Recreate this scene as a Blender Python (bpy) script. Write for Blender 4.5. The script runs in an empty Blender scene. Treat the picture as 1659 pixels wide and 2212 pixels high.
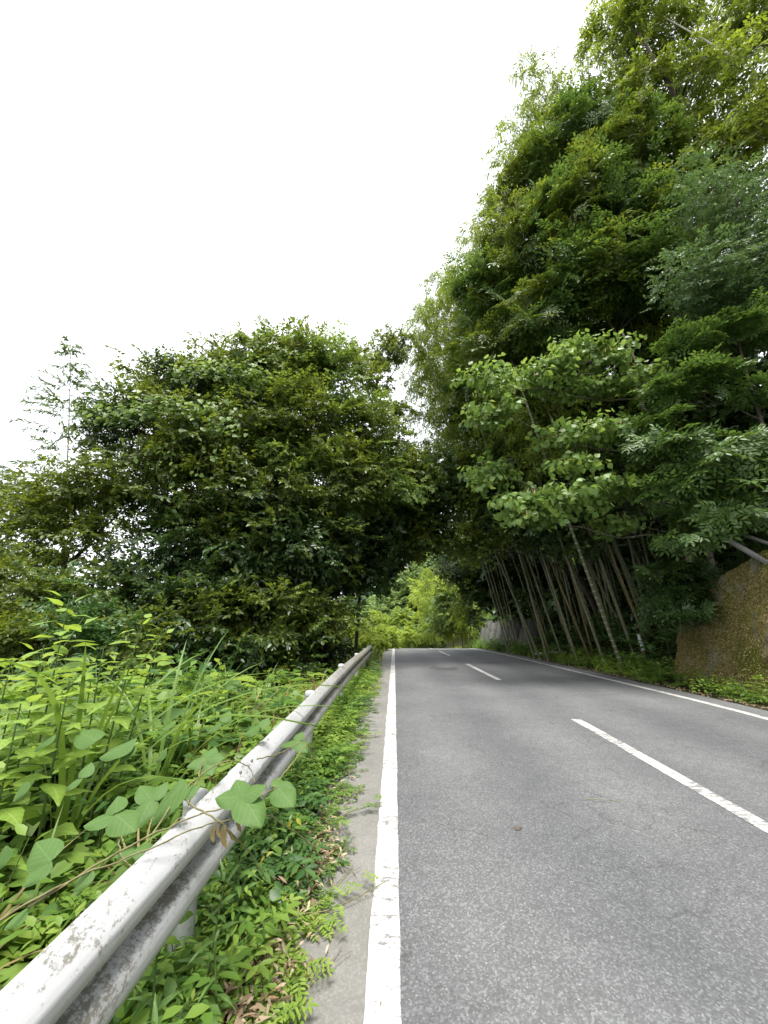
import bpy, math
import numpy as np
from mathutils import Vector, Matrix

sc = bpy.context.scene
col = sc.collection
R = math.radians

# ------------------------------------------------------------------ camera, sky, sun, exposure
PITCH, YAW, EYE, FPX = R(15.1), R(1.466), 1.6, 830.0
cam_d = bpy.data.cameras.new("camera")
cam = bpy.data.objects.new("camera", cam_d)
col.objects.link(cam)
cam.location = (0, 0, EYE)
cam.rotation_euler = (math.pi / 2 + PITCH, 0, YAW)
cam_d.sensor_fit = 'VERTICAL'
cam_d.sensor_height = 36.0
cam_d.lens = 36.0 * FPX / 2212.0
cam_d.clip_start = 0.05
cam_d.clip_end = 3000
sc.camera = cam

SUN_EL, SUN_AZ = R(80), R(165)          # azimuth clockwise from +Y: behind the camera, a little to the right
world = bpy.data.worlds.new("World")
sc.world = world
world.use_nodes = True
nt = world.node_tree
bg = nt.nodes["Background"]
sky = nt.nodes.new("ShaderNodeTexSky")
sky.sky_type = 'NISHITA'
sky.sun_disc = False
sky.sun_elevation = SUN_EL
sky.sun_rotation = SUN_AZ
sky.air_density = 1.0
sky.dust_density = 3.0
wmix = nt.nodes.new("ShaderNodeMix")
wmix.data_type = 'RGBA'
wmix.inputs[0].default_value = 0.86                       # an even cloud layer over the clear sky
wmix.inputs[7].default_value = (9.3, 9.5, 9.8, 1)
nt.links.new(sky.outputs[0], wmix.inputs[6])
nt.links.new(wmix.outputs[2], bg.inputs[0])
bg.inputs[1].default_value = 0.082

sun_d = bpy.data.lights.new("sun", 'SUN')
sun_d.energy = 3.0
sun_d.angle = R(26)
sun_d.color = (1.0, 0.96, 0.9)
sun = bpy.data.objects.new("sun", sun_d)
col.objects.link(sun)
sdir = Vector((math.sin(SUN_AZ) * math.cos(SUN_EL), math.cos(SUN_AZ) * math.cos(SUN_EL), math.sin(SUN_EL)))
sun.rotation_euler = (-sdir).to_track_quat('-Z', 'Y').to_euler()
sun.location = sdir * 60

sc.view_settings.view_transform = 'Standard'
sc.view_settings.look = 'None'
sc.view_settings.exposure = 1.4
sc.view_settings.gamma = 1
sc.view_settings.use_curve_mapping = False
sc.render.engine = 'CYCLES'
sc.cycles.max_bounces = 6
sc.cycles.diffuse_bounces = 4
sc.cycles.glossy_bounces = 2
sc.cycles.transmission_bounces = 5
sc.cycles.transparent_max_bounces = 4
sc.cycles.use_denoising = True

# ------------------------------------------------------------------ helpers
rng = np.random.default_rng(11)
UP = np.array([0., 0., 1.])


def at(px, py, Y):
    """World point on the plane y = Y behind a point of the 1659 x 2212 view."""
    c, s = math.cos(PITCH), math.sin(PITCH)
    r, u = px - 829.5, 1106 - py
    f, z = FPX * c - u * s, u * c + FPX * s
    x, y = r * math.cos(YAW) - f * math.sin(YAW), f * math.cos(YAW) + r * math.sin(YAW)
    t = Y / y
    return np.array([x * t, Y, EYE + z * t])


def unit(a):
    return a / np.maximum(np.linalg.norm(a, axis=-1, keepdims=True), 1e-9)


def tag(o, label=None, cat=None, group=None, kind=None):
    if label: o["label"] = label
    if cat: o["category"] = cat
    if group: o["group"] = group
    if kind: o["kind"] = kind
    return o


def mesh_np(name, V, F, mats, midx=None, smooth=False, uv=None):
    me = bpy.data.meshes.new(name)
    V = np.asarray(V, np.float32)
    F = np.asarray(F, np.int32)
    n, m, k = len(V), len(F), F.shape[1]
    me.vertices.add(n)
    me.vertices.foreach_set("co", V.ravel())
    me.loops.add(m * k)
    me.loops.foreach_set("vertex_index", F.ravel())
    me.polygons.add(m)
    me.polygons.foreach_set("loop_start", np.arange(0, m * k, k, dtype=np.int32))
    for mt in (mats if isinstance(mats, (list, tuple)) else [mats]):
        me.materials.append(mt)
    if midx is not None:
        me.polygons.foreach_set("material_index", np.asarray(midx, np.int32))
    if smooth:
        me.polygons.foreach_set("use_smooth", np.ones(m, bool))
    if uv is not None:
        l = me.uv_layers.new(name="UVMap")
        l.data.foreach_set("uv", np.asarray(uv, np.float32)[F.ravel()].ravel())
    me.update(calc_edges=True)
    return me


def link(name, me, parent=None, loc=None):
    o = bpy.data.objects.new(name, me)
    col.objects.link(o)
    if parent: o.parent = parent
    if loc is not None: o.location = loc
    return o


def empty(name, loc=(0, 0, 0), rz=0):
    o = bpy.data.objects.new(name, None)
    col.objects.link(o)
    o.location = tuple(float(v) for v in loc)
    o.rotation_euler = (0, 0, rz)
    o.empty_display_size = 0.1
    return o


class MB:
    """Collects triangles; coordinates are in the local frame of whatever it becomes."""
    def __init__(s): s.V, s.F, s.M, s.UV, s.n = [], [], [], [], 0
    def add(s, V, F, m=0, uv=None):
        V = np.asarray(V, float); F = np.asarray(F, int)
        if F.shape[1] == 4:
            F = np.concatenate([F[:, [0, 1, 2]], F[:, [0, 2, 3]]])
        s.V.append(V); s.F.append(F + s.n); s.n += len(V)
        s.M.append(np.full(len(F), m, int))
        s.UV.append(np.zeros((len(V), 2)) if uv is None else np.asarray(uv, float))
        return s
    def data(s):
        return np.concatenate(s.V), np.concatenate(s.F), np.concatenate(s.M), np.concatenate(s.UV)
    def mesh(s, name, mats, smooth=False, off=None):
        V, F, M, UV = s.data()
        if off is not None: V = V - np.asarray(off)
        return mesh_np(name, V, F, mats, M, smooth, UV)
    def tube(s, path, rad, sides=6, m=0, cap=True):
        path = np.asarray(path, float); n = len(path)
        rad = np.broadcast_to(np.asarray(rad, float), (n,))
        tan = unit(np.gradient(path, axis=0))
        ref = np.where(np.abs(tan[:, 2:3]) < 0.9, UP[None], np.array([[1., 0, 0]]))
        a = unit(np.cross(tan, ref)); b = np.cross(tan, a)
        th = np.arange(sides) * 2 * math.pi / sides
        V = path[:, None] + rad[:, None, None] * (np.cos(th)[None, :, None] * a[:, None] + np.sin(th)[None, :, None] * b[:, None])
        i, j = np.meshgrid(np.arange(n - 1), np.arange(sides), indexing='ij')
        j2 = (j + 1) % sides
        F = np.stack([i * sides + j, i * sides + j2, (i + 1) * sides + j2, (i + 1) * sides + j], -1).reshape(-1, 4)
        uv = np.stack([np.repeat(np.linspace(0, 1, n), sides), np.tile(np.arange(sides) / sides, n)], -1)
        s.add(V.reshape(-1, 3), F, m, uv)
        if cap:
            for k, c in ((0, path[0]), (n - 1, path[-1])):
                ring = V[k]
                s.add(np.vstack([ring, c[None]]), [[q, (q + 1) % sides, sides] for q in range(sides)], m)
        return s
    def box(s, lo, hi, m=0):
        x0, y0, z0 = lo; x1, y1, z1 = hi
        V = [(x0, y0, z0), (x1, y0, z0), (x1, y1, z0), (x0, y1, z0), (x0, y0, z1), (x1, y0, z1), (x1, y1, z1), (x0, y1, z1)]
        F = [(0, 3, 2, 1), (4, 5, 6, 7), (0, 1, 5, 4), (1, 2, 6, 5), (2, 3, 7, 6), (3, 0, 4, 7)]
        return s.add(V, F, m)


def bez(p, n=10):
    """Bezier of 3 or 4 control points."""
    p = [np.asarray(q, float) for q in p]
    t = np.linspace(0, 1, n)[:, None]
    if len(p) == 3:
        return (1 - t) ** 2 * p[0] + 2 * t * (1 - t) * p[1] + t * t * p[2]
    return (1 - t) ** 3 * p[0] + 3 * t * (1 - t) ** 2 * p[1] + 3 * t * t * (1 - t) * p[2] + t ** 3 * p[3]


# smooth value noise on numpy arrays, for terrain and outlines
def vnoise(x, y, seed=0):
    def h(i, j):
        v = np.sin(i * 127.1 + j * 311.7 + seed * 74.7) * 43758.5453
        return v - np.floor(v)
    xi, yi = np.floor(x), np.floor(y)
    xf, yf = x - xi, y - yi
    u, v = xf * xf * (3 - 2 * xf), yf * yf * (3 - 2 * yf)
    return (h(xi, yi) * (1 - u) + h(xi + 1, yi) * u) * (1 - v) + (h(xi, yi + 1) * (1 - u) + h(xi + 1, yi + 1) * u) * v


def smooth(a, b, x):
    t = np.clip((np.asarray(x, float) - a) / (b - a), 0, 1)
    return t * t * (3 - 2 * t)


# ---- materials
def new_mat(name):
    m = bpy.data.materials.new(name)
    m.use_nodes = True
    return m, m.node_tree.nodes, m.node_tree.links, m.node_tree.nodes["Principled BSDF"]


def ramp(nodes, stops, interp='LINEAR'):
    r = nodes.new("ShaderNodeValToRGB")
    r.color_ramp.interpolation = interp
    els = r.color_ramp.elements
    while len(els) < len(stops): els.new(0.5)
    for e, (p, c) in zip(els, stops):
        e.position = p
        e.color = (*c, 1) if len(c) == 3 else c
    return r


def noise(nodes, links, vec, scale, detail=4, rough=0.55, dist=0.0):
    n = nodes.new("ShaderNodeTexNoise")
    n.inputs["Scale"].default_value = scale
    n.inputs["Detail"].default_value = detail
    n.inputs["Roughness"].default_value = rough
    n.inputs["Distortion"].default_value = dist
    if vec is not None: links.new(vec, n.inputs["Vector"])
    return n


def mixc(nodes, links, fac, a, b, mode='MIX'):
    m = nodes.new("ShaderNodeMix"); m.data_type = 'RGBA'; m.blend_type = mode
    for sock, v in ((m.inputs[0], fac), (m.inputs[6], a), (m.inputs[7], b)):
        if hasattr(v, "is_linked"): links.new(v, sock)
        elif isinstance(v, (int, float)): sock.default_value = v
        else: sock.default_value = (*v, 1)
    return m.outputs[2]


def math_n(nodes, links, op, a, b=None, c=None):
    m = nodes.new("ShaderNodeMath"); m.operation = op
    for sock, v in zip(m.inputs, (a, b, c)):
        if v is None: continue
        if hasattr(v, "is_linked"): links.new(v, sock)
        else: sock.default_value = v
    return m.outputs[0]


def leaf_mat(name, cols, trans=0.35, rough=0.42, spec=0.35, vein=0.0, tgain=1.6, warm=0.0):
    """Leaf: a colour per leaf from the ramp, light passing through, a soft sheen."""
    m, N, L, p = new_mat(name)
    geo = N.new("ShaderNodeNewGeometry")
    cols = [tuple(v * .97 + .03 * (.3 * c[0] + .6 * c[1] + .1 * c[2]) for v in c) for c in cols]
    n = len(cols)
    r = ramp(N, [(i / max(1, n - 1), c) for i, c in enumerate(cols)])
    L.new(geo.outputs["Random Per Island"], r.inputs[0])
    colour = r.outputs[0]
    if vein:
        uv = N.new("ShaderNodeUVMap")
        sep = N.new("ShaderNodeSeparateXYZ")
        L.new(uv.outputs[0], sep.inputs[0])
        av = math_n(N, L, 'ABSOLUTE', sep.outputs[1])
        w = math_n(N, L, 'SUBTRACT', sep.outputs[0], math_n(N, L, 'MULTIPLY', av, 0.9))
        w = math_n(N, L, 'FRACT', math_n(N, L, 'MULTIPLY', w, 5.0))
        side = math_n(N, L, 'LESS_THAN', math_n(N, L, 'ABSOLUTE', math_n(N, L, 'SUBTRACT', w, 0.5)), 0.05)
        mid = math_n(N, L, 'LESS_THAN', av, 0.018)
        f = math_n(N, L, 'MULTIPLY', math_n(N, L, 'MAXIMUM', side, mid), vein)
        lite = N.new("ShaderNodeHueSaturation")
        lite.inputs["Value"].default_value = 1.9
        lite.inputs["Saturation"].default_value = 0.75
        L.new(colour, lite.inputs["Color"])
        colour = mixc(N, L, f, colour, lite.outputs[0])
    L.new(colour, p.inputs["Base Color"])
    p.inputs["Roughness"].default_value = rough
    p.inputs["Specular IOR Level"].default_value = spec
    tr = N.new("ShaderNodeBsdfTranslucent")
    hs = N.new("ShaderNodeHueSaturation")
    hs.inputs["Hue"].default_value = 0.5 - 0.018 - warm
    hs.inputs["Saturation"].default_value = 1.08
    hs.inputs["Value"].default_value = tgain
    L.new(colour, hs.inputs["Color"])
    L.new(hs.outputs[0], tr.inputs[0])
    mx = N.new("ShaderNodeMixShader")
    mx.inputs[0].default_value = trans
    L.new(p.outputs[0], mx.inputs[1]); L.new(tr.outputs[0], mx.inputs[2])
    L.new(mx.outputs[0], N["Material Output"].inputs[0])
    return m


def plain_mat(name, c1, c2, scale=6.0, rough=0.75, spec=0.25, bump=0.3, stretch=(1, 1, 1), detail=5):
    m, N, L, p = new_mat(name)
    tc = N.new("ShaderNodeTexCoord")
    mp = N.new("ShaderNodeMapping")
    mp.inputs["Scale"].default_value = stretch
    L.new(tc.outputs["Object"], mp.inputs[0])
    n = noise(N, L, mp.outputs[0], scale, detail, 0.6)
    r = ramp(N, [(0.3, c1), (0.7, c2)])
    L.new(n.outputs[0], r.inputs[0])
    L.new(r.outputs[0], p.inputs["Base Color"])
    p.inputs["Roughness"].default_value = rough
    p.inputs["Specular IOR Level"].default_value = spec
    if bump:
        b = N.new("ShaderNodeBump")
        b.inputs["Strength"].default_value = bump
        b.inputs["Distance"].default_value = 0.02
        L.new(n.outputs[0], b.inputs["Height"])
        L.new(b.outputs[0], p.inputs["Normal"])
    return m


MAT = {}
MAT['tree_mid'] = leaf_mat("leaf_hackberry", [(.062, .096, .013), (.095, .138, .019), (.140, .190, .030)], .40, .42, .35)
MAT['tree_dark'] = leaf_mat("leaf_evergreen", [(.024, .054, .013), (.040, .080, .018), (.060, .108, .024)], .26, .36, .45)
MAT['glossy'] = leaf_mat("leaf_glossy", [(.052, .108, .022), (.074, .142, .028), (.108, .184, .036)], .32, .42, .38)
MAT['greygreen'] = leaf_mat("leaf_greygreen", [(.055, .110, .034), (.078, .142, .042), (.11, .18, .056)], .30, .5, .28)
MAT['bamboo'] = leaf_mat("leaf_bamboo", [(.105, .165, .020), (.148, .212, .028), (.195, .265, .038)], .48, .45, .25)
MAT['bamboo_pale'] = leaf_mat("leaf_bamboo_pale", [(.090, .140, .050), (.12, .175, .060)], .42, .5, .2)
MAT['mallotus'] = leaf_mat("leaf_mallotus", [(.10, .188, .040), (.145, .238, .050), (.205, .30, .070)], .38, .42, .35)
MAT['buds'] = plain_mat("young_bud", (.30, .20, .09), (.38, .28, .12), 20, .6)
MAT['yellowleaf'] = leaf_mat("leaf_yellowed", [(.30, .30, .04), (.38, .36, .05)], .35)
MAT['weed'] = leaf_mat("leaf_weed", [(.055, .125, .018), (.088, .175, .024), (.130, .225, .032), (.17, .27, .042)], .38, .48, .28)
MAT['weed_dark'] = leaf_mat("leaf_weed_dark", [(.032, .085, .022), (.050, .115, .026), (.075, .150, .032)], .3, .42, .35)
MAT['weed_lime'] = leaf_mat("leaf_weed_lime", [(.14, .235, .035), (.19, .29, .045), (.24, .33, .06)], .42, .48, .25)
MAT['tallweed'] = leaf_mat("leaf_tallweed", [(.14, .25, .035), (.19, .30, .045), (.26, .36, .06)], .45, .45, .3, vein=.25)
MAT['lance'] = leaf_mat("leaf_lance", [(.055, .125, .028), (.085, .165, .034), (.12, .21, .04)], .33, .42, .35, vein=.3)
MAT['kudzu'] = leaf_mat("leaf_kudzu", [(.060, .125, .034), (.080, .155, .040), (.12, .21, .045)], .36, .55, .2, vein=.22)
MAT['kudzu_far'] = leaf_mat("leaf_kudzu_far", [(.10, .175, .036), (.14, .225, .045), (.19, .28, .056)], .38, .45, .3)
MAT['grass'] = leaf_mat("leaf_grass", [(.070, .145, .024), (.11, .195, .034), (.16, .24, .05)], .36, .4, .35)
MAT['fern'] = leaf_mat("leaf_fern", [(.075, .15, .022), (.11, .195, .03), (.15, .24, .04)], .36, .5, .25)
MAT['sunny'] = leaf_mat("leaf_sunny", [(.18, .265, .040), (.24, .33, .055), (.30, .38, .075)], .48, .5, .2)  # sunlit brightness beyond the crest is put into these leaf colours
MAT['far'] = leaf_mat("leaf_far_hill", [(.12, .20, .06), (.16, .24, .075), (.20, .28, .095)], .40, .5, .2)  # lightened as well: the open light on the far slope is in the colour
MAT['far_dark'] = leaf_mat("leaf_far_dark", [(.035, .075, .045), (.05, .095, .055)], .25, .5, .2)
MAT['withered'] = leaf_mat("leaf_withered", [(.20, .15, .07), (.30, .25, .12), (.17, .11, .05)], .3, .7, .1)
MAT['litter'] = leaf_mat("leaf_litter", [(.13, .09, .05), (.25, .195, .125), (.40, .33, .23), (.24, .145, .075)], .12, .8, .1)
MAT['bark'] = plain_mat("bark", (.045, .035, .026), (.11, .09, .07), 9, .85, .1, .5, (1, 1, .3))
MAT['bark_pale'] = plain_mat("bark_pale", (.14, .115, .09), (.26, .23, .19), 12, .8, .15, .4, (1, 1, .3))
MAT['stem'] = plain_mat("stem_green", (.055, .10, .025), (.10, .15, .04), 20, .6, .3, 0)
MAT['vine'] = plain_mat("stem_vine", (.10, .085, .04), (.20, .19, .09), 30, .7, .2, 0)
MAT['culm'] = plain_mat("bamboo_culm", (.072, .080, .036), (.145, .148, .076), 5, .45, .4, 0, (1, 1, .25))
MAT['culm_old'] = plain_mat("bamboo_culm_old", (.09, .07, .03), (.19, .135, .06), 5, .5, .35, 0, (1, 1, .25))
MAT['node'] = plain_mat("bamboo_node", (.15, .16, .135), (.24, .245, .22), 30, .6, .2, 0)
MAT['node_bold'] = plain_mat("bamboo_node_bold", (.30, .31, .27), (.44, .44, .40), 30, .6, .2, 0)
MAT['soil'] = plain_mat("soil", (.016, .018, .007), (.034, .038, .014), 2.5, .95, .05, .5)
MAT['timber'] = plain_mat("weathered_timber", (.13, .13, .125), (.22, .22, .21), 8, .85, .1, .3, (1, 6, 6))
MAT['dead'] = plain_mat("dead_wood", (.38, .35, .29), (.56, .53, .46), 14, .8, .1, .2)

# ------------------------------------------------------------------ terrain profile
def zr(Y):
    """Height of the road along its length: level here, then over a gentle crest and down."""
    Y = np.asarray(Y, float)
    ys = np.linspace(-60, 140, 1001)
    sl = -0.030 * smooth(5, 10, ys) - 0.012 * smooth(18, 26, ys) - 0.062 * smooth(27, 40, ys) + 0.10 * smooth(60, 90, ys)
    z = np.concatenate([[0], np.cumsum((sl[1:] + sl[:-1]) / 2 * np.diff(ys))])
    z -= np.interp(0, ys, z)
    return np.interp(Y, ys, z)


def xc(Y):
    Y = np.asarray(Y, float)
    return -np.clip(Y - 40, 0, None) ** 2 / 90.0


def gz(X, Y):
    X = np.asarray(X, float); Y = np.asarray(Y, float)
    x = X - np.clip(xc(Y), -13, 0)
    z = zr(Y) - 0.035
    d = np.clip(-0.62 - x, 0, None)
    z = z - 0.11 * np.minimum(d, 4) - 0.30 * np.clip(d - 4, 0, 5) - 0.10 * np.clip(d - 9, 0, 30)
    e = np.clip(x - 7.1, 0, None)
    up = 0.10 * np.minimum(e, 1.4) + 0.85 * np.clip(e - 1.4, 0, 22) + .15 * np.clip(e - 23.4, 0, 60)
    z = z + up
    z = z + 2.1 * smooth(8.5, 9.5, x) * (1 - smooth(10.3, 12.6, Y))
    n = (vnoise(X * .9, Y * .9, 1) - .5) * .22 + (vnoise(X * .23, Y * .23, 2) - .5) * .7
    z = z + n * (smooth(.2, 3.0, d) + smooth(.6, 3.0, e))
    hill = smooth(75, 190, Y) * 14 * np.exp(-((X - 25) / 95.0) ** 2)
    return z + hill

# ------------------------------------------------------------------ ground, road, markings
def grid(xs, ys, zf):
    X, Y = np.meshgrid(xs, ys)
    V = np.stack([X, Y, zf(X, Y)], -1).reshape(-1, 3)
    nx, ny = len(xs), len(ys)
    i, j = np.meshgrid(np.arange(ny - 1), np.arange(nx - 1), indexing='ij')
    a = i * nx + j
    return V, np.stack([a, a + 1, a + nx + 1, a + nx], -1).reshape(-1, 4)


def spaced(*segs):
    return np.unique(np.round(np.concatenate([np.arange(a, b, st) for a, b, st in segs]), 3))


gx = spaced((-400, -60, 20), (-60, -12, 3), (-12, -.6, .35), (-.62, 7.2, 1.0), (7.2, 14, .35), (14, 40, 2), (40, 421, 20))
gy = spaced((-120, -6, 4), (-6, 22, .5), (22, 90, 2), (90, 260, 8), (260, 1200, 40))
V, F = grid(gx, gy, gz)
tag(link("ground", mesh_np("ground", V, F, MAT['soil'], smooth=True)), kind="structure")


def road_mat(name, base, speck, tracks, patch=False):
    m, N, L, p = new_mat(name)
    tc = N.new("ShaderNodeTexCoord")
    v = tc.outputs["Object"]
    big = noise(N, L, v, .55, 3)
    mid = noise(N, L, v, 6, 5, .6)
    vo = N.new("ShaderNodeTexVoronoi")
    vo.inputs["Scale"].default_value = 105
    L.new(v, vo.inputs["Vector"])
    vo2 = N.new("ShaderNodeTexVoronoi")
    vo2.inputs["Scale"].default_value = 58
    L.new(v, vo2.inputs["Vector"])
    g = N.new("ShaderNodeRGBToBW")
    L.new(vo.outputs["Color"], g.inputs[0])
    g2 = N.new("ShaderNodeRGBToBW")
    L.new(vo2.outputs["Color"], g2.inputs[0])
    st = ramp(N, [(.0, tuple(c * (1 - .28 * speck) for c in base)), (.55, base), (.74, tuple(c * (1 + .35 * speck) for c in base)),
                  (.92, tuple(c * (1 + .7 * speck) for c in base))])
    L.new(g.outputs[0], st.inputs[0])
    # now and then a pale chip
    chip = ramp(N, [(.80, (0, 0, 0)), (.86, (1, 1, 1))])
    L.new(g2.outputs[0], chip.inputs[0])
    near = ramp(N, [(.0, (1, 1, 1)), (.42, (0, 0, 0))])
    L.new(vo2.outputs["Distance"], near.inputs[0])
    cf = math_n(N, L, 'MULTIPLY', chip.outputs[0], near.outputs[0])
    c = mixc(N, L, math_n(N, L, 'MULTIPLY', cf, 0.42 * speck), st.outputs[0], (.52, .51, .48))
    tone = ramp(N, [(.3, (.80, .80, .80)), (.7, (1.14, 1.13, 1.11))])
    L.new(big.outputs[0], tone.inputs[0])
    c = mixc(N, L, 1.0, c, tone.outputs[0], 'MULTIPLY')
    tone2 = ramp(N, [(.3, (.9, .9, .9)), (.7, (1.08, 1.08, 1.08))])
    L.new(mid.outputs[0], tone2.inputs[0])
    c = mixc(N, L, 1.0, c, tone2.outputs[0], 'MULTIPLY')
    if tracks:
        # polished wheel tracks run along the lanes; hair cracks run in between
        sep = N.new("ShaderNodeSeparateXYZ")
        L.new(v, sep.inputs[0])
        w = math_n(N, L, 'COSINE', math_n(N, L, 'MULTIPLY', math_n(N, L, 'SUBTRACT', sep.outputs[0], .62), 2 * math.pi / 1.46))
        wr = ramp(N, [(0, (.90, .90, .90)), (1, (1.09, 1.085, 1.07))])
        L.new(math_n(N, L, 'MULTIPLY_ADD', w, .5, .5), wr.inputs[0])
        c = mixc(N, L, 1.0, c, wr.outputs[0], 'MULTIPLY')
        ds = noise(N, L, v, 3.5, 5, .6)
        vm = N.new("ShaderNodeVectorMath"); vm.operation = 'MULTIPLY_ADD'
        L.new(ds.outputs["Color"], vm.inputs[0])
        vm.inputs[1].default_value = (.35, .35, 0)
        L.new(v, vm.inputs[2])
        cr = N.new("ShaderNodeTexVoronoi")
        cr.feature = 'DISTANCE_TO_EDGE'
        cr.inputs["Scale"].default_value = 2.6
        L.new(vm.outputs[0], cr.inputs["Vector"])
        line = ramp(N, [(0, (1, 1, 1)), (.020, (0, 0, 0))])
        L.new(cr.outputs["Distance"], line.inputs[0])
        msk = ramp(N, [(.46, (0, 0, 0)), (.58, (1, 1, 1))])
        L.new(noise(N, L, v, .8, 2).outputs[0], msk.inputs[0])
        f = math_n(N, L, 'MULTIPLY', math_n(N, L, 'MULTIPLY', line.outputs[0], msk.outputs[0]), .55)
        c = mixc(N, L, f, c, (.03, .03, .03))
    L.new(c, p.inputs["Base Color"])
    p.inputs["Roughness"].default_value = .78
    p.inputs["Specular IOR Level"].default_value = .35
    b = N.new("ShaderNodeBump")
    b.inputs["Strength"].default_value = .55
    b.inputs["Distance"].default_value = .004
    L.new(g.outputs[0], b.inputs["Height"])
    L.new(b.outputs[0], p.inputs["Normal"])
    return m


MAT['asphalt'] = road_mat("asphalt", (.094, .098, .102), 1.0, True)
MAT['shoulder'] = road_mat("shoulder_concrete", (.155, .152, .142), .35, False)
MAT['patch'] = road_mat("asphalt_patch", (.06,.06,.062), .7, False)


def paint_mat(name, wear):
    m, N, L, p = new_mat(name)
    tc = N.new("ShaderNodeTexCoord")
    v = tc.outputs["Object"]
    mp = N.new("ShaderNodeMapping")
    mp.inputs["Scale"].default_value = (1.0, 3.2, 1)
    L.new(v, mp.inputs[0])
    a = noise(N, L, mp.outputs[0], 9, 8, .72)
    b = noise(N, L, v, 1.3, 3)
    vo = N.new("ShaderNodeTexVoronoi"); vo.inputs["Scale"].default_value = 105
    L.new(v, vo.inputs["Vector"])
    s = math_n(N, L, 'ADD', a.outputs[0], math_n(N, L, 'MULTIPLY', b.outputs[0], .55))
    s = math_n(N, L, 'ADD', s, math_n(N, L, 'MULTIPLY', vo.outputs["Distance"], .12))
    r = ramp(N, [(wear, (0, 0, 0)), (wear + .035, (1, 1, 1))])
    L.new(s, r.inputs[0])
    d = noise(N, L, v, 22, 4)
    dr = ramp(N, [(.3, (.33, .325, .305)), (.65, (.42, .415, .395))])
    L.new(d.outputs[0], dr.inputs[0])
    c = mixc(N, L, r.outputs[0], dr.outputs[0], (.14, .14, .14))
    L.new(c, p.inputs["Base Color"])
    p.inputs["Roughness"].default_value = .7
    bp = N.new("ShaderNodeBump"); bp.inputs["Strength"].default_value = .3; bp.inputs["Distance"].default_value = .003
    L.new(s, bp.inputs["Height"]); L.new(bp.outputs[0], p.inputs["Normal"])
    return m


MAT['paint'] = paint_mat("road_paint", .90)
MAT['paint_worn'] = paint_mat("road_paint_worn", .865)
MAT['paint_worn2'] = paint_mat("road_paint_far", .90)


def strip(name, x0, x1, y0, y1, lift, mat, step=.5, rag=0.0, kind="structure"):
    ys = np.arange(y0, y1 + 1e-6, step if y1 - y0 > step else (y1 - y0) / 2)
    nx = max(2, int((x1 - x0) / 1.1) + 2)
    t = np.linspace(0, 1, nx)
    cx = xc(ys)[:, None]
    X = cx + x0 + (x1 - x0) * t[None]
    if rag:
        X[:, 0] += (vnoise(ys * 9, ys * 0, 5) - .5) * rag
        X[:, -1] += (vnoise(ys * 9, ys * 0 + 3.3, 6) - .5) * rag
    Yg = np.repeat(ys[:, None], nx, 1)
    Z = np.repeat((zr(ys) + lift)[:, None], nx, 1)
    V = np.stack([X, Yg, Z], -1).reshape(-1, 3)
    n = len(ys)
    i, j = np.meshgrid(np.arange(n - 1), np.arange(nx - 1), indexing='ij')
    a = i * nx + j
    F = np.stack([a, a + 1, a + nx + 1, a + nx], -1).reshape(-1, 4)
    return tag(link(name, mesh_np(name, V, F, mat)), kind=kind)


strip("road", -.06, 6.55, -30, 125, 0, MAT['asphalt'])
strip("road_shoulder", -.66, -.06, -30, 125, -.002, MAT['shoulder'])
strip("edge_line", -.137, .018, -4, 100, .004, MAT['paint'], .06, .012)
strip("edge_line", 5.93, 6.08, -4, 100, .004, MAT['paint'], .1, .006)
for k, y0 in enumerate((-8.2, 1.9, 11.55, 21.55, 31.6, 41.6)):
    strip("centre_line_dash", 2.825, 2.975, y0, y0 + 5, .004, MAT['paint_worn'] if k < 2 else MAT['paint_worn2'], .1, .008)
# patched spot in the lane ahead
th = np.linspace(0, 2 * math.pi, 40, endpoint=False)
for (px, py, rx, ry, lift, mt) in ((1.75, 14.9, .50, .85, .004, 'patch'), (1.82, 15.3, .30, .4, .008, 'asphalt')):
    rr = 1 + .25 * (vnoise(np.cos(th) * 2 + 7, np.sin(th) * 2, 4) - .5)
    V = np.stack([px + rx * rr * np.cos(th), py + ry * rr * np.sin(th), zr(py + ry * rr * np.sin(th)) + lift], -1)
    V = np.vstack([V, [[px, py, float(zr(py)) + lift]]])
    tag(link("road_patch", mesh_np("road_patch", V, [[k, (k + 1) % 40, 40] for k in range(40)], MAT[mt])), kind="structure")


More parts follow.
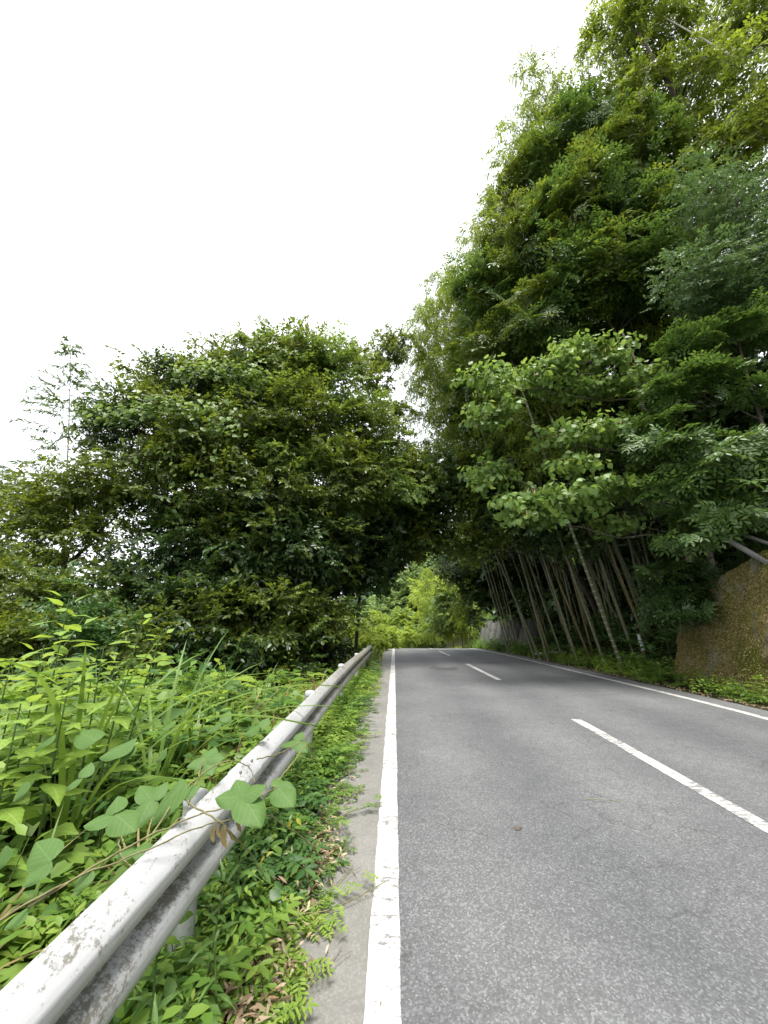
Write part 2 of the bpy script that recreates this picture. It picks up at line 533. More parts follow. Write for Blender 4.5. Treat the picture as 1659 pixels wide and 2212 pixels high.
# ------------------------------------------------------------------ guardrail
def rail_mat():
    m, N, L, p = new_mat("guardrail_paint")
    tc = N.new("ShaderNodeTexCoord"); v = tc.outputs["Object"]
    sep = N.new("ShaderNodeSeparateXYZ"); L.new(v, sep.inputs[0])
    uv = N.new("ShaderNodeUVMap"); su = N.new("ShaderNodeSeparateXYZ"); L.new(uv.outputs[0], su.inputs[0])
    mp = N.new("ShaderNodeMapping"); mp.inputs["Scale"].default_value = (1, .55, 1); L.new(v, mp.inputs[0])
    a = noise(N, L, mp.outputs[0], 42, 8, .72)
    b = noise(N, L, mp.outputs[0], 6.5, 5, .6)
    fine = noise(N, L, v, 90, 5, .7)
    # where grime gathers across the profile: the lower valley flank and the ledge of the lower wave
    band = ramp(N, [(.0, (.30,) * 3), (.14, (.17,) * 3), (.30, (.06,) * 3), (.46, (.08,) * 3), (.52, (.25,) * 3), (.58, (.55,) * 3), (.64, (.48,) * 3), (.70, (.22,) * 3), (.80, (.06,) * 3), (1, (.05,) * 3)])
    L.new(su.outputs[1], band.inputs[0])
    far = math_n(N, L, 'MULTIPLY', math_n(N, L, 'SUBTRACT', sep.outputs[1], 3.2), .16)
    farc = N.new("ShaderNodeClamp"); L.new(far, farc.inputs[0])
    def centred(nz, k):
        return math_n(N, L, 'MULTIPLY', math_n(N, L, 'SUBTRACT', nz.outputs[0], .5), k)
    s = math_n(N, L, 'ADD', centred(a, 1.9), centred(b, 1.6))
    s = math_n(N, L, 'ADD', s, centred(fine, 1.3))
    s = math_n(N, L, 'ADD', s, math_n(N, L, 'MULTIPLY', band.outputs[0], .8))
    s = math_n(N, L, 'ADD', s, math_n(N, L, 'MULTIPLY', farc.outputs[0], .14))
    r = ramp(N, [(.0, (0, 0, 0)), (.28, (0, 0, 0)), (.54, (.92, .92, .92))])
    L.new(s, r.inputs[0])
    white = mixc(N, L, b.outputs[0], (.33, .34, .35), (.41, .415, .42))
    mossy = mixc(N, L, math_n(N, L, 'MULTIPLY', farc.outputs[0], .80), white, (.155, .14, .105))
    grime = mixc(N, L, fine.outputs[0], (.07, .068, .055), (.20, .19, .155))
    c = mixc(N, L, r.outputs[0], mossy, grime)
    L.new(c, p.inputs["Base Color"])
    p.inputs["Roughness"].default_value = .42
    p.inputs["Specular IOR Level"].default_value = .45
    bp = N.new("ShaderNodeBump"); bp.inputs["Strength"].default_value = .12; bp.inputs["Distance"].default_value = .004
    L.new(s, bp.inputs["Height"]); L.new(bp.outputs[0], p.inputs["Normal"])
    return m


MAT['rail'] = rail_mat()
MAT['bolt'] = plain_mat("bolt_steel", (.10, .095, .085), (.2, .19, .17), 30, .6, .4, 0)
MAT['railpost'] = plain_mat("post_paint", (.34, .35, .35), (.43, .44, .44), 9, .5, .4, .05)

prof = np.array([(.0, .352), (.016, .353), (.046, .330), (.074, .304), (.086, .287), (.086, .250), (.077, .226), (.048, .209), (.014, .194), (.004, .175),
                 (.014, .156), (.050, .142), (.078, .124), (.086, .100), (.086, .065), (.076, .042), (.050, .012), (.022, -.002), (0, 0)])
tt = np.linspace(0, 1, len(prof)); t2 = np.linspace(0, 1, 55)
prof = np.stack([np.interp(t2, tt, prof[:, 0]), np.interp(t2, tt, prof[:, 1])], -1)
for _ in range(0):
    prof[1:-1] = (prof[:-2] + 2 * prof[1:-1] + prof[2:]) / 4
RX, RZ = -.935, .400                        # back of the beam, its lower edge above the road
rail = tag(empty("guardrail", (RX, 0, 0)), "long white corrugated guardrail with grimy lower wave beside the road shoulder", "guardrail")
joints = [-5.9, -1.6, 2.72, 7.04, 11.36, 15.75]
for k in range(len(joints) - 1):
    y0, y1 = joints[k] - (.30 if k else 0), joints[k + 1]
    out = .008 * (k % 2) + .004
    ys = np.linspace(y0, y1, 19)
    P = prof
    n, m = len(ys), len(P)
    front = np.stack([np.broadcast_to(P[None, :, 0] + out, (n, m)), np.broadcast_to(ys[:, None], (n, m)), P[None, :, 1] + (RZ + zr(ys))[:, None]], -1)
    # a few shallow dents
    front[..., 0] += (-.006 * np.exp(-((ys - (y0 + 1.7 + k * .4)) / .25) ** 2))[:, None]
    back = front.copy(); back[..., 0] -= .004
    uv = np.stack([np.broadcast_to(ys[:, None], (n, m)), np.broadcast_to(np.linspace(0, 1, m)[None], (n, m))], -1).reshape(-1, 2)
    i, j = np.meshgrid(np.arange(n - 1), np.arange(m - 1), indexing='ij')
    a = i * m + j
    Ff = np.stack([a, a + 1, a + m + 1, a + m], -1).reshape(-1, 4)
    mb = MB()
    mb.add(front.reshape(-1, 3), Ff, 0, uv)
    mb.add(back.reshape(-1, 3), Ff[:, ::-1], 0, uv)
    for q in (0, n - 1):                    # closed ends
        e = np.concatenate([front[q], back[q]])
        mb.add(e, [[w, w + 1, m + w + 1, m + w] for w in range(m - 1)], 0, np.tile(uv[:m], (2, 1)))
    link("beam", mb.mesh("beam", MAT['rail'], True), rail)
    if k:                                   # lap-joint bolts
        jb = joints[k]
        for dy in (-.24, -.06):
            for zz in (.335, .175, .020):
                xx = float(np.interp(-zz, -prof[:, 1], prof[:, 0])) + .012
                b = MB().tube([(xx - .004, jb + dy, RZ + zz + float(zr(jb))), (xx + .006, jb + dy, RZ + zz + float(zr(jb)))], .012, 8)
                link("bolt", b.mesh("bolt", MAT['bolt'], off=None), rail)
# the rolled end of the beam
ys = np.linspace(15.6, 16.25, 12)
mb = MB()
ang = np.linspace(0, 1, 12)
cx_ = .09 - .16 * ang ** 2
V = np.stack([np.stack([cx_ * 1.0, ys, RZ + .372 + zr(ys)], -1), np.stack([cx_, ys, RZ - .02 + zr(ys)], -1)], 1)
mb.add(V.reshape(-1, 3), [[2 * k, 2 * k + 1, 2 * k + 3, 2 * k + 2] for k in range(11)], 0)
V2 = V.copy(); V2[..., 0] -= .006
mb.add(V2.reshape(-1, 3), [[2 * k, 2 * k + 2, 2 * k + 3, 2 * k + 1] for k in range(11)], 0)
link("end_terminal", mb.mesh("end_terminal", MAT['rail'], True), rail)
for py in (-3.2, -.4, 2.3, 5.1, 8.0, 11.2, 13.9, 15.9):
    z0 = float(zr(py))
    mb = MB()
    top = RZ + .352 + z0 - .06
    mb.tube([(-.105, py, z0 - .6), (-.105, py, top - .02)], .057, 16)
    po = link("post", mb.mesh("post", MAT['railpost'], True), rail)
    c = MB()
    zz = np.array([-.03, .0, .018, .026]); rr = np.array([.061, .061, .045, .004])
    c.tube(np.stack([np.full(4, -.105), np.full(4, py), top + zz], -1), rr, 16)
    link("cap", c.mesh("cap", MAT['railpost'], True), po)
    br = MB().box((-.055, py - .035, z0 + RZ + .11), (.003, py + .035, z0 + RZ + .24))
    link("bracket", br.mesh("bracket", MAT['railpost']), po)
    b = MB().tube([(.0, py, z0 + RZ + .175), (.022, py, z0 + RZ + .175)], .014, 8)
    link("bolt", b.mesh("bolt", MAT['bolt']), po)


# ------------------------------------------------------------------ mossy wall at the right
def moss_mat():
    m, N, L, p = new_mat("mossy_concrete")
    tc = N.new("ShaderNodeTexCoord"); v = tc.outputs["Object"]
    mp = N.new("ShaderNodeMapping"); mp.inputs["Scale"].default_value = (1, 1, .45); L.new(v, mp.inputs[0])
    a = noise(N, L, mp.outputs[0], 2.2, 5, .6)
    b = noise(N, L, mp.outputs[0], 34, 8, .72)
    g = noise(N, L, v, 1.1, 4, .6)
    moss = ramp(N, [(.34, (.045, .040, .014)), (.5, (.145, .12, .042)), (.62, (.29, .235, .095)), (.72, (.44, .36, .20))])
    L.new(b.outputs[0], moss.inputs[0])
    green = ramp(N, [(.3, (.05, .062, .008)), (.7, (.11, .12, .02))])
    L.new(b.outputs[0], green.inputs[0])
    gm = ramp(N, [(.48, (0, 0, 0)), (.6, (1, 1, 1))]); L.new(g.outputs[0], gm.inputs[0])
    c = mixc(N, L, gm.outputs[0], moss.outputs[0], green.outputs[0])
    conc = ramp(N, [(.3, (.11, .105, .075)), (.7, (.25, .24, .19))]); L.new(b.outputs[0], conc.inputs[0])
    cm = ramp(N, [(.53, (0, 0, 0)), (.64, (1, 1, 1))]); L.new(a.outputs[0], cm.inputs[0])
    c = mixc(N, L, cm.outputs[0], c, conc.outputs[0])
    L.new(c, p.inputs["Base Color"])
    p.inputs["Roughness"].default_value = .95
    p.inputs["Specular IOR Level"].default_value = .1
    bp = N.new("ShaderNodeBump"); bp.inputs["Strength"].default_value = .9; bp.inputs["Distance"].default_value = .03
    L.new(b.outputs[0], bp.inputs["Height"]); L.new(bp.outputs[0], p.inputs["Normal"])
    return m


MAT['mosswall'] = moss_mat()
MAT['moss'] = leaf_mat("moss_tuft", [(.070, .064, .018), (.155, .132, .036), (.29, .235, .085), (.44, .36, .18), (.14, .155, .034)], .2, .9, .05)
wt = np.array([1.0, 4.5, 7.0, 8.8, 10.2, 11.0, 11.75, 11.9])
base_x = np.interp(wt, [1, 9, 11.9], [7.2, 7.65, 7.95])
top_z = np.array([3.3, 3.25, 3.15, 3.0, 2.5, 1.95, 1.5, 1.35])
NY, NZ = 200, 56
yy = np.linspace(1.0, 11.9, NY)
bx_, tz_ = np.interp(yy, wt, base_x), np.interp(yy, wt, top_z)
ks = np.linspace(0, 1, NZ)
Z = -.25 + (tz_[:, None] + .25) * ks[None]
bul = (vnoise(yy[:, None] * 1.3, Z * 1.6, 8) - .5) * .13 + (vnoise(yy[:, None] * 5, Z * 5, 9) - .5) * .06 + (vnoise(yy[:, None] * 15, Z * 11, 10) - .5) * .035 + (vnoise(yy[:, None] * 33, Z * 22, 17) - .5) * .02
X = bx_[:, None] + .21 * Z + bul - .05 * np.sin(ks[None] * math.pi)
Yw = np.repeat(yy[:, None], NZ, 1) - .05 * ks[None] * smooth(11.0, 11.9, yy)[:, None] * 3
V = np.stack([X, Yw, Z], -1)
mb = MB()
i, j = np.meshgrid(np.arange(NY - 1), np.arange(NZ - 1), indexing='ij'); a = i * NZ + j
mb.add(V.reshape(-1, 3), np.stack([a, a + NZ, a + NZ + 1, a + 1], -1).reshape(-1, 4)[:, ::-1])
topb = V[:, -1] + np.array([1.3, 0, -.02])                       # the top runs back into the bank
mb.add(np.concatenate([V[:, -1], topb]), [[k, k + 1, NY + 1 + k, NY + k] for k in range(NY - 1)])
endb = V[-1] + np.array([1.6, .15, 0])                          # the far end face
mb.add(np.concatenate([V[-1], endb]), [[k, k + 1, NZ + 1 + k, NZ + k] for k in range(NZ - 1)])
mw = tag(empty("mossy_wall", (7.6, 8, 0)), "brown mossy sloping retaining wall rising at the right edge", "wall")
wall_o = link("wall_face", mb.mesh("wall_face", MAT['mosswall'], True, off=(7.6, 8, 0)), mw)
wall_pts = V


# ------------------------------------------------------------------ leaves, sprays, crowns
def leaf_tpl(ws, fold=.25, droop=.12, power=1.0):
    """Half-widths at even stations between base and tip; folded along the midrib, drooping at the tip."""
    ws = np.asarray(ws, float); n = len(ws)
    x = np.linspace(0, 1, n + 2)[1:-1]
    z = -droop * x ** 2
    V = [(0, 0, 0)]
    for k in range(n):
        V += [(x[k], 0, z[k]), (x[k], ws[k], z[k] + fold * ws[k]), (x[k], -ws[k], z[k] + fold * ws[k])]
    V.append((1, 0, -droop))
    F = [(0, 1, 2), (0, 3, 1)]
    for k in range(n - 1):
        a, b = 1 + 3 * k, 4 + 3 * k
        F += [(a, b, b + 1), (a, b + 1, a + 1), (a, a + 2, b + 2), (a, b + 2, b)]
    a, t = 1 + 3 * (n - 1), len(V) - 1
    F += [(a, t, a + 1), (a, a + 2, t)]
    return np.array(V, float), np.array(F, int)


T_OV2 = (np.array([(0, 0, 0), (.42, .27, .07), (1, 0, -.10), (.42, -.27, .07)], float), np.array([(0, 2, 1), (0, 3, 2)]))
T_LAN2 = (np.array([(0, 0, 0), (.4, .10, .02), (1, 0, -.12), (.4, -.10, .02)], float), np.array([(0, 2, 1), (0, 3, 2)]))
T_OB2 = (np.array([(0, 0, 0), (.55, .21, .05), (1, 0, -.06), (.55, -.21, .05)], float), np.array([(0, 2, 1), (0, 3, 2)]))
T_LANW = (np.array([(0, 0, 0), (.45, .13, .03), (1, 0, -.15), (.45, -.13, .03)], float), np.array([(0, 2, 1), (0, 3, 2)]))
T_OV = leaf_tpl([.27, .22], .22, .12)
T_LAN = leaf_tpl([.11, .10], .3, .2)
T_HEART = leaf_tpl([.42, .40, .20], .18, .15)
T_ROUND = (1.0 * np.array([(0, 0, 0), (-.08, .30, .05), (.30, .44, .09), (.72, .30, .02), (1, 0, -.10), (.72, -.30, .02), (.30, -.44, .09), (-.08, -.30, .05), (.45, 0, -.01)], float),
           np.array([(8, k, (k + 1) % 8) for k in range(8)]))


def place_leaves(T, P, A, Nn, S):
    V, F = T
    A = unit(A); sd = unit(np.cross(Nn, A)); nn = np.cross(A, sd)
    S = np.broadcast_to(np.asarray(S, float), (len(P),))
    W = P[:, None] + S[:, None, None] * (V[None, :, 0:1] * A[:, None] + V[None, :, 1:2] * sd[:, None] + V[None, :, 2:3] * nn[:, None])
    FF = F[None] + (np.arange(len(P)) * len(V))[:, None, None]
    return W.reshape(-1, 3), FF.reshape(-1, 3)


def rand_unit(n):
    return unit(rng.normal(size=(n, 3)))


def spray_alternate(k=11, ang=50, side=2, jit=.5):
    """A flat twig of unit length along x with leaves left and right, and side twigs."""
    P, A, S = [], [], []
    def twig(o, d, ln, kk):
        lat = np.array([-d[1], d[0], 0])
        for q in range(kk):
            t = (q + .6) / kk
            sg = 1 if q % 2 else -1
            a = R(ang + rng.normal() * 10) * (1 - .5 * t)
            P.append(o + d * ln * t + np.array([0, 0, -.10 * t * t]) * ln)
            A.append(d * math.cos(a) + lat * sg * math.sin(a) + np.array([0, 0, -.22]) + rng.normal(size=3) * .16)
            S.append(1.0 * (1 - .25 * abs(t - .5)) * rng.uniform(.55, 1.3))
    d0 = np.array([1., 0, 0])
    twig(np.zeros(3), d0, 1.0, k)
    for q in range(side):
        a = R(48) * (1 if q % 2 else -1) * rng.uniform(.8, 1.2)
        twig(d0 * (.2 + .5 * q / max(1, side)), np.array([math.cos(a), math.sin(a), 0]), .6, max(3, k // 2))
    P, A, S = np.array(P), np.array(A), np.array(S)
    Nn = np.array([0, 0, 1.]) + rng.normal(size=P.shape) * jit
    return P, A, Nn, S


def spray_pinnate(fronds=4, pairs=4):
    """Compound leaves fanning from a shoot tip."""
    P, A, S, Nn = [], [], [], []
    for f in range(fronds):
        a = R(-85 + 170 * (f + .5) / fronds + rng.normal() * 10)
        d = np.array([math.cos(a), math.sin(a), .25]); lat = np.array([-math.sin(a), math.cos(a), 0])
        for q in range(pairs):
            t = (q + 1.0) / (pairs + .5)
            o = d * t + np.array([0, 0, -.45 * t * t])
            for sg in (-1, 1):
                P.append(o); A.append(d * .55 + lat * sg + np.array([0, 0, -.35])); S.append(rng.uniform(.8, 1.1)); Nn.append((lat * -.3 * sg) + UP)
        P.append(d * 1.0 + np.array([0, 0, -.45])); A.append(d + np.array([0, 0, -.7])); S.append(1.0); Nn.append(UP + d * .3)
    return np.array(P), np.array(A), np.array(Nn) + rng.normal(size=(len(P), 3)) * .15, np.array(S)


def spray_hang(k=12):
    """Leaves hanging from long stalks round a shoot."""
    P, A, S, Nn = [], [], [], []
    for q in range(k):
        t = (q + .5) / k
        a = q * 2.4 + rng.normal() * .3
        r = np.array([math.cos(a) * .6 + .25, math.sin(a), 0])
        P.append(np.array([t * .9, 0, 0]) + r * .28 + np.array([0, 0, .02])); A.append(r * .75 + np.array([0, 0, -1.0 + .5 * rng.random()]))
        Nn.append(r + UP * .9); S.append(rng.uniform(.75, 1.15))
    return np.array(P), np.array(A), np.array(Nn) + rng.normal(size=(k, 3)) * .15, np.array(S)


def compose(tpls, P, D, Nn, L, leaf):
    """Place one of the spray templates at each point P along D with normal Nn and length L."""
    D = unit(D); Sd = unit(np.cross(Nn, D)); Nn = np.cross(D, Sd)
    L = np.broadcast_to(np.asarray(L, float), (len(P),))
    oP, oA, oN, oS = [], [], [], []
    pick = rng.integers(0, len(tpls), len(P))
    for k, (p, a, n, s) in enumerate(tpls):
        ix = np.where(pick == k)[0]
        if not len(ix): continue
        M = np.stack([D[ix], Sd[ix], Nn[ix]], 1)                  # rows are the local axes
        oP.append((P[ix][:, None] + L[ix][:, None, None] * np.einsum('kj,njc->nkc', p, M)).reshape(-1, 3))
        oA.append(np.einsum('kj,njc->nkc', a, M).reshape(-1, 3))
        oN.append(np.einsum('kj,njc->nkc', n, M).reshape(-1, 3))
        oS.append((np.broadcast_to(s[None], (len(ix), len(s))) * leaf).reshape(-1))
    return np.concatenate(oP), np.concatenate(oA), np.concatenate(oN), np.concatenate(oS)


SPR_ALT = [spray_alternate() for _ in range(6)]
SPR_SHORT = [spray_alternate(8, 55, 1, .4) for _ in range(5)]
SPR_PIN = [spray_pinnate() for _ in range(5)]
SPR_HANG = [spray_hang() for _ in range(5)]


def blob_pads(blobs, n, shell=.55, front=.6, rough=.14):
    """Scatter clump centres through ellipsoids (x, y, z, r): towards the skin, more on the side of the road and viewer."""
    B = np.array([b[:4] for b in blobs], float)
    w = B[:, 3] ** 2; w /= w.sum()
    pk = rng.choice(len(B), n, p=w)
    d = rand_unit(n)
    flip = (d[:, 1] > 0) & (rng.random(n) < front)
    d[flip, 1] *= -1
    r = (shell + (1 - shell) * rng.random(n) ** .7) * (1 + rng.normal(size=n) * rough * .5)
    c = B[pk, :3] + d * r[:, None] * B[pk, 3:4] * np.array([1, .8, .92])
    return c, d, pk


def crown_arrays(pads, dirs, pad_r, per, tpls, L, leaf, flat=.35, droop=0.0, upn=1.0, out=.6):
    n = len(pads)
    q = rng.normal(size=(n, per, 3)) * np.array([.62, .62, .62 * flat]) * np.asarray(pad_r).reshape(-1, 1, 1)
    P = (pads[:, None] + q).reshape(-1, 3)
    D = unit(q + 1e-6) * np.array([1, 1, .6]) + dirs[:, None] * out + rng.normal(size=q.shape) * .5
    D[..., 2] -= droop
    Nn = UP[None] * upn + (dirs[:, None] * .75 + rng.normal(size=q.shape) * .55).reshape(-1, 3)
    return compose(tpls, P, D.reshape(-1, 3), Nn, L * rng.uniform(.7, 1.25, n * per), leaf)


def tree(name, label, cat, foot, trunk_pts, blobs, pads_n, mats, per=14, pad_r=.55, tpls=SPR_ALT, L=.42, leaf=.09, T=T_OV2, flat=.35,
         bark='bark', r0=.14, shell=.55, front=.6, droop=0.0, branches=26, group=None, extra=None, pads=None, br_r=.022, out=.6, shoots=0):
    """foot: base of the thing; trunk_pts: the trunk's line; blobs: rounded masses the crown fills."""
    foot = np.asarray(foot, float)
    t = tag(empty(name, foot), label, cat, group)
    tp = bez([foot - [0, 0, .3]] + [np.asarray(q, float) for q in trunk_pts], 14)
    mb = MB().tube(tp, np.linspace(r0, r0 * .35, 14), 8)
    trunk_o = link("trunk", mb.mesh("trunk", MAT[bark], True, off=foot), t)
    if pads is None:
        c, d, pk = blob_pads(blobs, pads_n, shell, front)
    else:
        c = np.asarray(pads, float); d = unit(c - c.mean(0) + [0, -.3, .2])
    # limbs leave the trunk, boughs leave the limbs
    mb = MB()
    far_i = [int(np.argmax(np.linalg.norm(c - tp[-1], axis=1)))]
    for _ in range(min(7, len(c) - 1)):
        dd = np.min([np.linalg.norm(c - c[i], axis=1) for i in far_i], axis=0)
        far_i.append(int(np.argmax(dd)))
    net = [tp[4:]]
    for i in far_i:
        k = int(np.argmin(np.linalg.norm(tp[3:-1] - c[i], axis=1) + 1.2 * np.maximum(0, tp[3:-1, 2] - c[i][2] + .8))) + 3
        a_, b_ = tp[k], c[i]
        ln = np.linalg.norm(b_ - a_)
        mid = a_ * .5 + b_ * .5 + np.array([0, 0, .10 * ln]) + rng.normal(size=3) * .10 * ln
        pth = bez([a_, mid, b_], 9)
        pth[1:-1] += rng.normal(size=(7, 3)) * .025 * ln * .5
        mb.tube(pth, np.linspace(br_r * (1.2 + ln * .18), br_r * .4, 9), 5, cap=False)
        net.append(pth[3:])
    net = np.concatenate(net)
    sel = rng.choice(len(c), min(branches, len(c)), replace=False)
    for s in sel:
        dd = np.linalg.norm(net - c[s], axis=1) + .8 * np.maximum(0, net[:, 2] - c[s][2])
        a_, b_ = net[int(np.argmin(dd))], c[s]
        ln = np.linalg.norm(b_ - a_)
        mid = (a_ + b_) / 2 + np.array([0, 0, -.08 * ln]) + rng.normal(size=3) * .10 * ln
        mb.tube(bez([a_, mid, b_], 6), np.linspace(br_r * .7, br_r * .25, 6), 4, cap=False)
    if len(sel): link("branches", mb.mesh("branches", MAT[bark], True, off=foot), trunk_o)
    P, A, Nn, S = crown_arrays(c, d, pad_r, per, tpls, L, leaf, flat, droop, out=out)
    if shoots:                               # upright young shoots standing out of the top
        hi = np.argsort(c[:, 2] + rng.normal(size=len(c)) * .8)[-max(8, len(c) // 3):]
        pk = rng.choice(hi, shoots)
        sp = c[pk] + rng.normal(size=(shoots, 3)) * [.4, .4, .15]
        sh_ = compose(SPR_SHORT, sp, UP + rng.normal(size=(shoots, 3)) * .25, rng.normal(size=(shoots, 3)) * [1, 1, .1] + [0, -.4, 0], rng.uniform(.5, .95, shoots), leaf * .8)
        P, A, Nn, S = (np.concatenate([u_, v_]) for u_, v_ in zip((P, A, Nn, S), sh_))
    V, F = place_leaves(T, P - foot, A, Nn, S)
    mi = None
    if len(mats) > 1:                        # some clumps carry the second leaf colour
        k = len(F) // max(1, len(P))
        sel2 = vnoise(P[:, 0] * .9, P[:, 2] * .9 + P[:, 1] * .7, 3) + rng.normal(size=len(P)) * .12 > .62
        mi = np.repeat(sel2.astype(int), k)
    cr = link("crown", mesh_np("crown", V, F, [MAT[m] for m in mats], mi), t)
    cr["kind"] = "stuff"
    return t


def B(px, py, Y, r):
    p = at(px, py, Y)
    return (p[0], p[1], p[2], r)


def foot_at(X, Y, dz=0.0):
    return np.array([X, Y, float(gz(X, Y)) + dz])

# ------------------------------------------------------------------ trees left of the road
f = foot_at(-4.2, 15.2)
tree("broadleaf_tree", "tall rounded green tree peaking highest in the left clump beside the road", "tree", f, [f + [.2, 0, 4], f + [.4, -.2, 8], f + [.3, -.4, 12.5]],
     [B(672, 795, 15.2, 1.4), B(600, 820, 14.8, 1.9), B(715, 830, 15.2, 1.8), B(640, 930, 14.3, 2.2), B(755, 930, 15.3, 1.8), B(800, 1040, 15.8, 1.7),
      B(700, 1040, 14.4, 2.0), B(590, 1010, 13.6, 1.6), B(545, 795, 15, 1.1), B(665, 755, 15.4, .9)],
     320, ['tree_mid', 'kudzu_far'], per=12, pad_r=.62, L=0.6, leaf=0.175, shell=.35, branches=46, shoots=34)
f = foot_at(-7.4, 13.4)
tree("broadleaf_tree", "wide green tree draped with kudzu, middle of the left clump", "tree", f, [f + [.1, 0, 3], f + [.3, 0, 6], f + [.6, .2, 9.5]],
     [B(480, 840, 14.2, 1.7), B(400, 835, 13.8, 1.4), B(520, 930, 13.4, 1.9), B(430, 960, 13, 1.7), B(335, 915, 13.2, 1.4), B(265, 930, 13, 1.0),
      B(560, 1060, 13, 1.9), B(400, 1060, 12.8, 1.5)],
     250, ['tree_mid', 'tree_dark'], per=12, pad_r=.6, L=0.58, leaf=0.17, shell=.35, branches=44, shoots=22)
f = foot_at(-9.6, 11.8)
tree("broadleaf_tree", "loose spreading tree with long low boughs reaching to the left edge", "tree", f, [f + [-.2, 0, 2.2], f + [-.4, 0, 3.6], f + [-.8, 0, 6]],
     [B(225, 1035, 12, .9), B(125, 1085, 12, .8), B(55, 1120, 12, .8), B(240, 1080, 12, 1.0), B(320, 1040, 12.4, 1.0), B(140, 1150, 12, .8),
      B(15, 1090, 12, .45), B(85, 1050, 12, .35), B(70, 1190, 11.6, .6), B(150, 1195, 11.8, .8), B(235, 1165, 11.8, .8), B(60, 1240, 11, .7), B(180, 1075, 12, .8)],
     105, ['tree_mid'], per=10, pad_r=.62, L=0.55, leaf=0.15, shell=.3, flat=.22, branches=40, shoots=10)
f = foot_at(-5.6, 12.2)
tree("understory_tree", "dark leafy understory tree filling the shade below the left clump", "tree", f, [f + [0, 0, 1.5], f + [.2, 0, 3.2], f + [.4, 0, 5.5]],
     [B(450, 1180, 12.8, 1.7), B(350, 1240, 12.2, 1.4), B(560, 1190, 13.2, 1.9), B(680, 1180, 14.2, 1.7), B(265, 1310, 11.6, 1.3), B(420, 1330, 11.6, 1.5),
      B(560, 1330, 12.2, 1.6), B(655, 1330, 13.4, 1.2), B(500, 1425, 11.6, 1.2), B(390, 1420, 11, 1.0), B(590, 1425, 12.2, .9)],
     250, ['tree_dark', 'tree_mid'], per=12, pad_r=.6, L=0.55, leaf=0.175, shell=.3, branches=50)
f = foot_at(-3.6, 17.6)
tree("evergreen_tree", "dark evergreen tree behind the left clump, shading the guardrail's far end", "tree", f, [f + [0, 0, 3], f + [.4, 0, 5], f + [1.6, 0, 7]],
     [B(670, 1330, 17.6, 1.2), B(600, 1300, 17, 2.3), B(735, 1230, 17.5, 1.2), B(650, 1400, 17, 1.6), B(480, 1320, 16.5, 2.2), B(720, 1130, 17, 1.8), B(560, 1130, 17, 2.4),
      B(795, 1180, 17.6, 1.15), B(850, 1120, 18, 1.2), B(815, 1250, 17.4, .7), B(840, 1030, 18, 1.2), B(665, 1400, 18, 1.0), B(770, 1100, 17, 1.2), B(765, 1240, 17, 1.0), B(800, 1215, 17.5, .9), B(790, 1150, 17, 1.1), B(835, 1200, 17.6, .7)],
     300, ['tree_dark'], per=10, pad_r=.62, L=0.6, leaf=0.27, shell=.15, front=.3, branches=50)
f = foot_at(-1.9, 19.5)
tree("slender_tree", "slender airy tree in the sky gap above the arch of foliage", "tree", f, [f + [.2, 0, 4], f + [.6, 0, 9], f + [.9, 0, 14.5]],
     [B(840, 760, 19.5, 1.0), B(870, 740, 19.5, .7), B(815, 830, 19, .9), B(840, 900, 19, .8), B(800, 790, 19, .6)],
     46, ['tree_mid'], per=11, pad_r=.55, L=.4, leaf=0.16, shell=.2, branches=18, r0=.09, shoots=10)
f = foot_at(-7.6, 9.2)
tree("roadside_bush", "dense dull green bush below the spreading tree at the left edge", "bush", f, [f + [0, 0, .6], f + [0, 0, 1.2], f + [.1, 0, 2]],
     [B(60, 1290, 10, 1.0), B(150, 1310, 10, .95), B(15, 1370, 9, .9), B(110, 1390, 9, 1.0), B(220, 1400, 9, .9), B(0, 1280, 10, .8), B(270, 1390, 9.6, .8)],
     120, ['tree_mid', 'weed_dark'], per=10, pad_r=.45, L=0.4, leaf=0.13, shell=.3, branches=24, r0=.06)

# kudzu that has climbed over the crowns: big rounded leaves in a mat, strands hanging
f = foot_at(-8.6, 12.6)
kv = tag(empty("kudzu_vine", f), "pale kudzu draped over the crown of the clump with hanging strands", "vine")
mb = MB()
P, A, Nn, S = [], [], [], []
for (px, py, Y, rx, n) in ((330, 885, 11.3, 1.2, 230), (240, 900, 11.4, .7, 110), (420, 885, 11.3, 1.1, 190), (500, 800, 12.3, 1.1, 170), (420, 800, 12.0, .9, 130), (200, 890, 11.8, .4, 40), (600, 765, 13.0, .9, 90), (470, 930, 11.2, .8, 90)):
    c = at(px, py, Y)
    q = rng.normal(size=(n, 3)) * np.array([rx, .35, .30]) * .62
    P.append(c + q); A.append(rng.normal(size=(n, 3)) * .5 + np.array([0, -.7, -.75])); Nn.append(rng.normal(size=(n, 3)) * .3 + np.array([0, -.7, .8])); S.append(rng.uniform(.12, .20, n))
for (px, py, ln) in ((375, 950, 1.6), (360, 955, 1.1), (300, 950, .9), (265, 950, .8), (330, 960, .7), (470, 960, 1.2), (440, 960, 1.0), (515, 960, .8)):
    a = at(px, py, 11.0)
    path = a + np.stack([np.cumsum(rng.normal(size=10) * .03), np.cumsum(rng.normal(size=10) * .02), -np.linspace(0, ln, 10)], -1)
    mb.tube(path, .008, 4, cap=False)
    m = int(ln * 9)
    t = rng.integers(0, 10, m)
    P.append(path[t] + rng.normal(size=(m, 3)) * .06); A.append(rng.normal(size=(m, 3)) * .5 + np.array([0, -.4, -.9])); Nn.append(rng.normal(size=(m, 3)) * .3 + np.array([0, -.9, .4])); S.append(rng.uniform(.10, .17, m))
mb.tube(bez([f - [0, 0, .2], at(300, 1150, 12.6), at(300, 900, 12.2)], 16), .018, 5)
P, A, Nn, S = map(np.concatenate, (P, A, Nn, S))
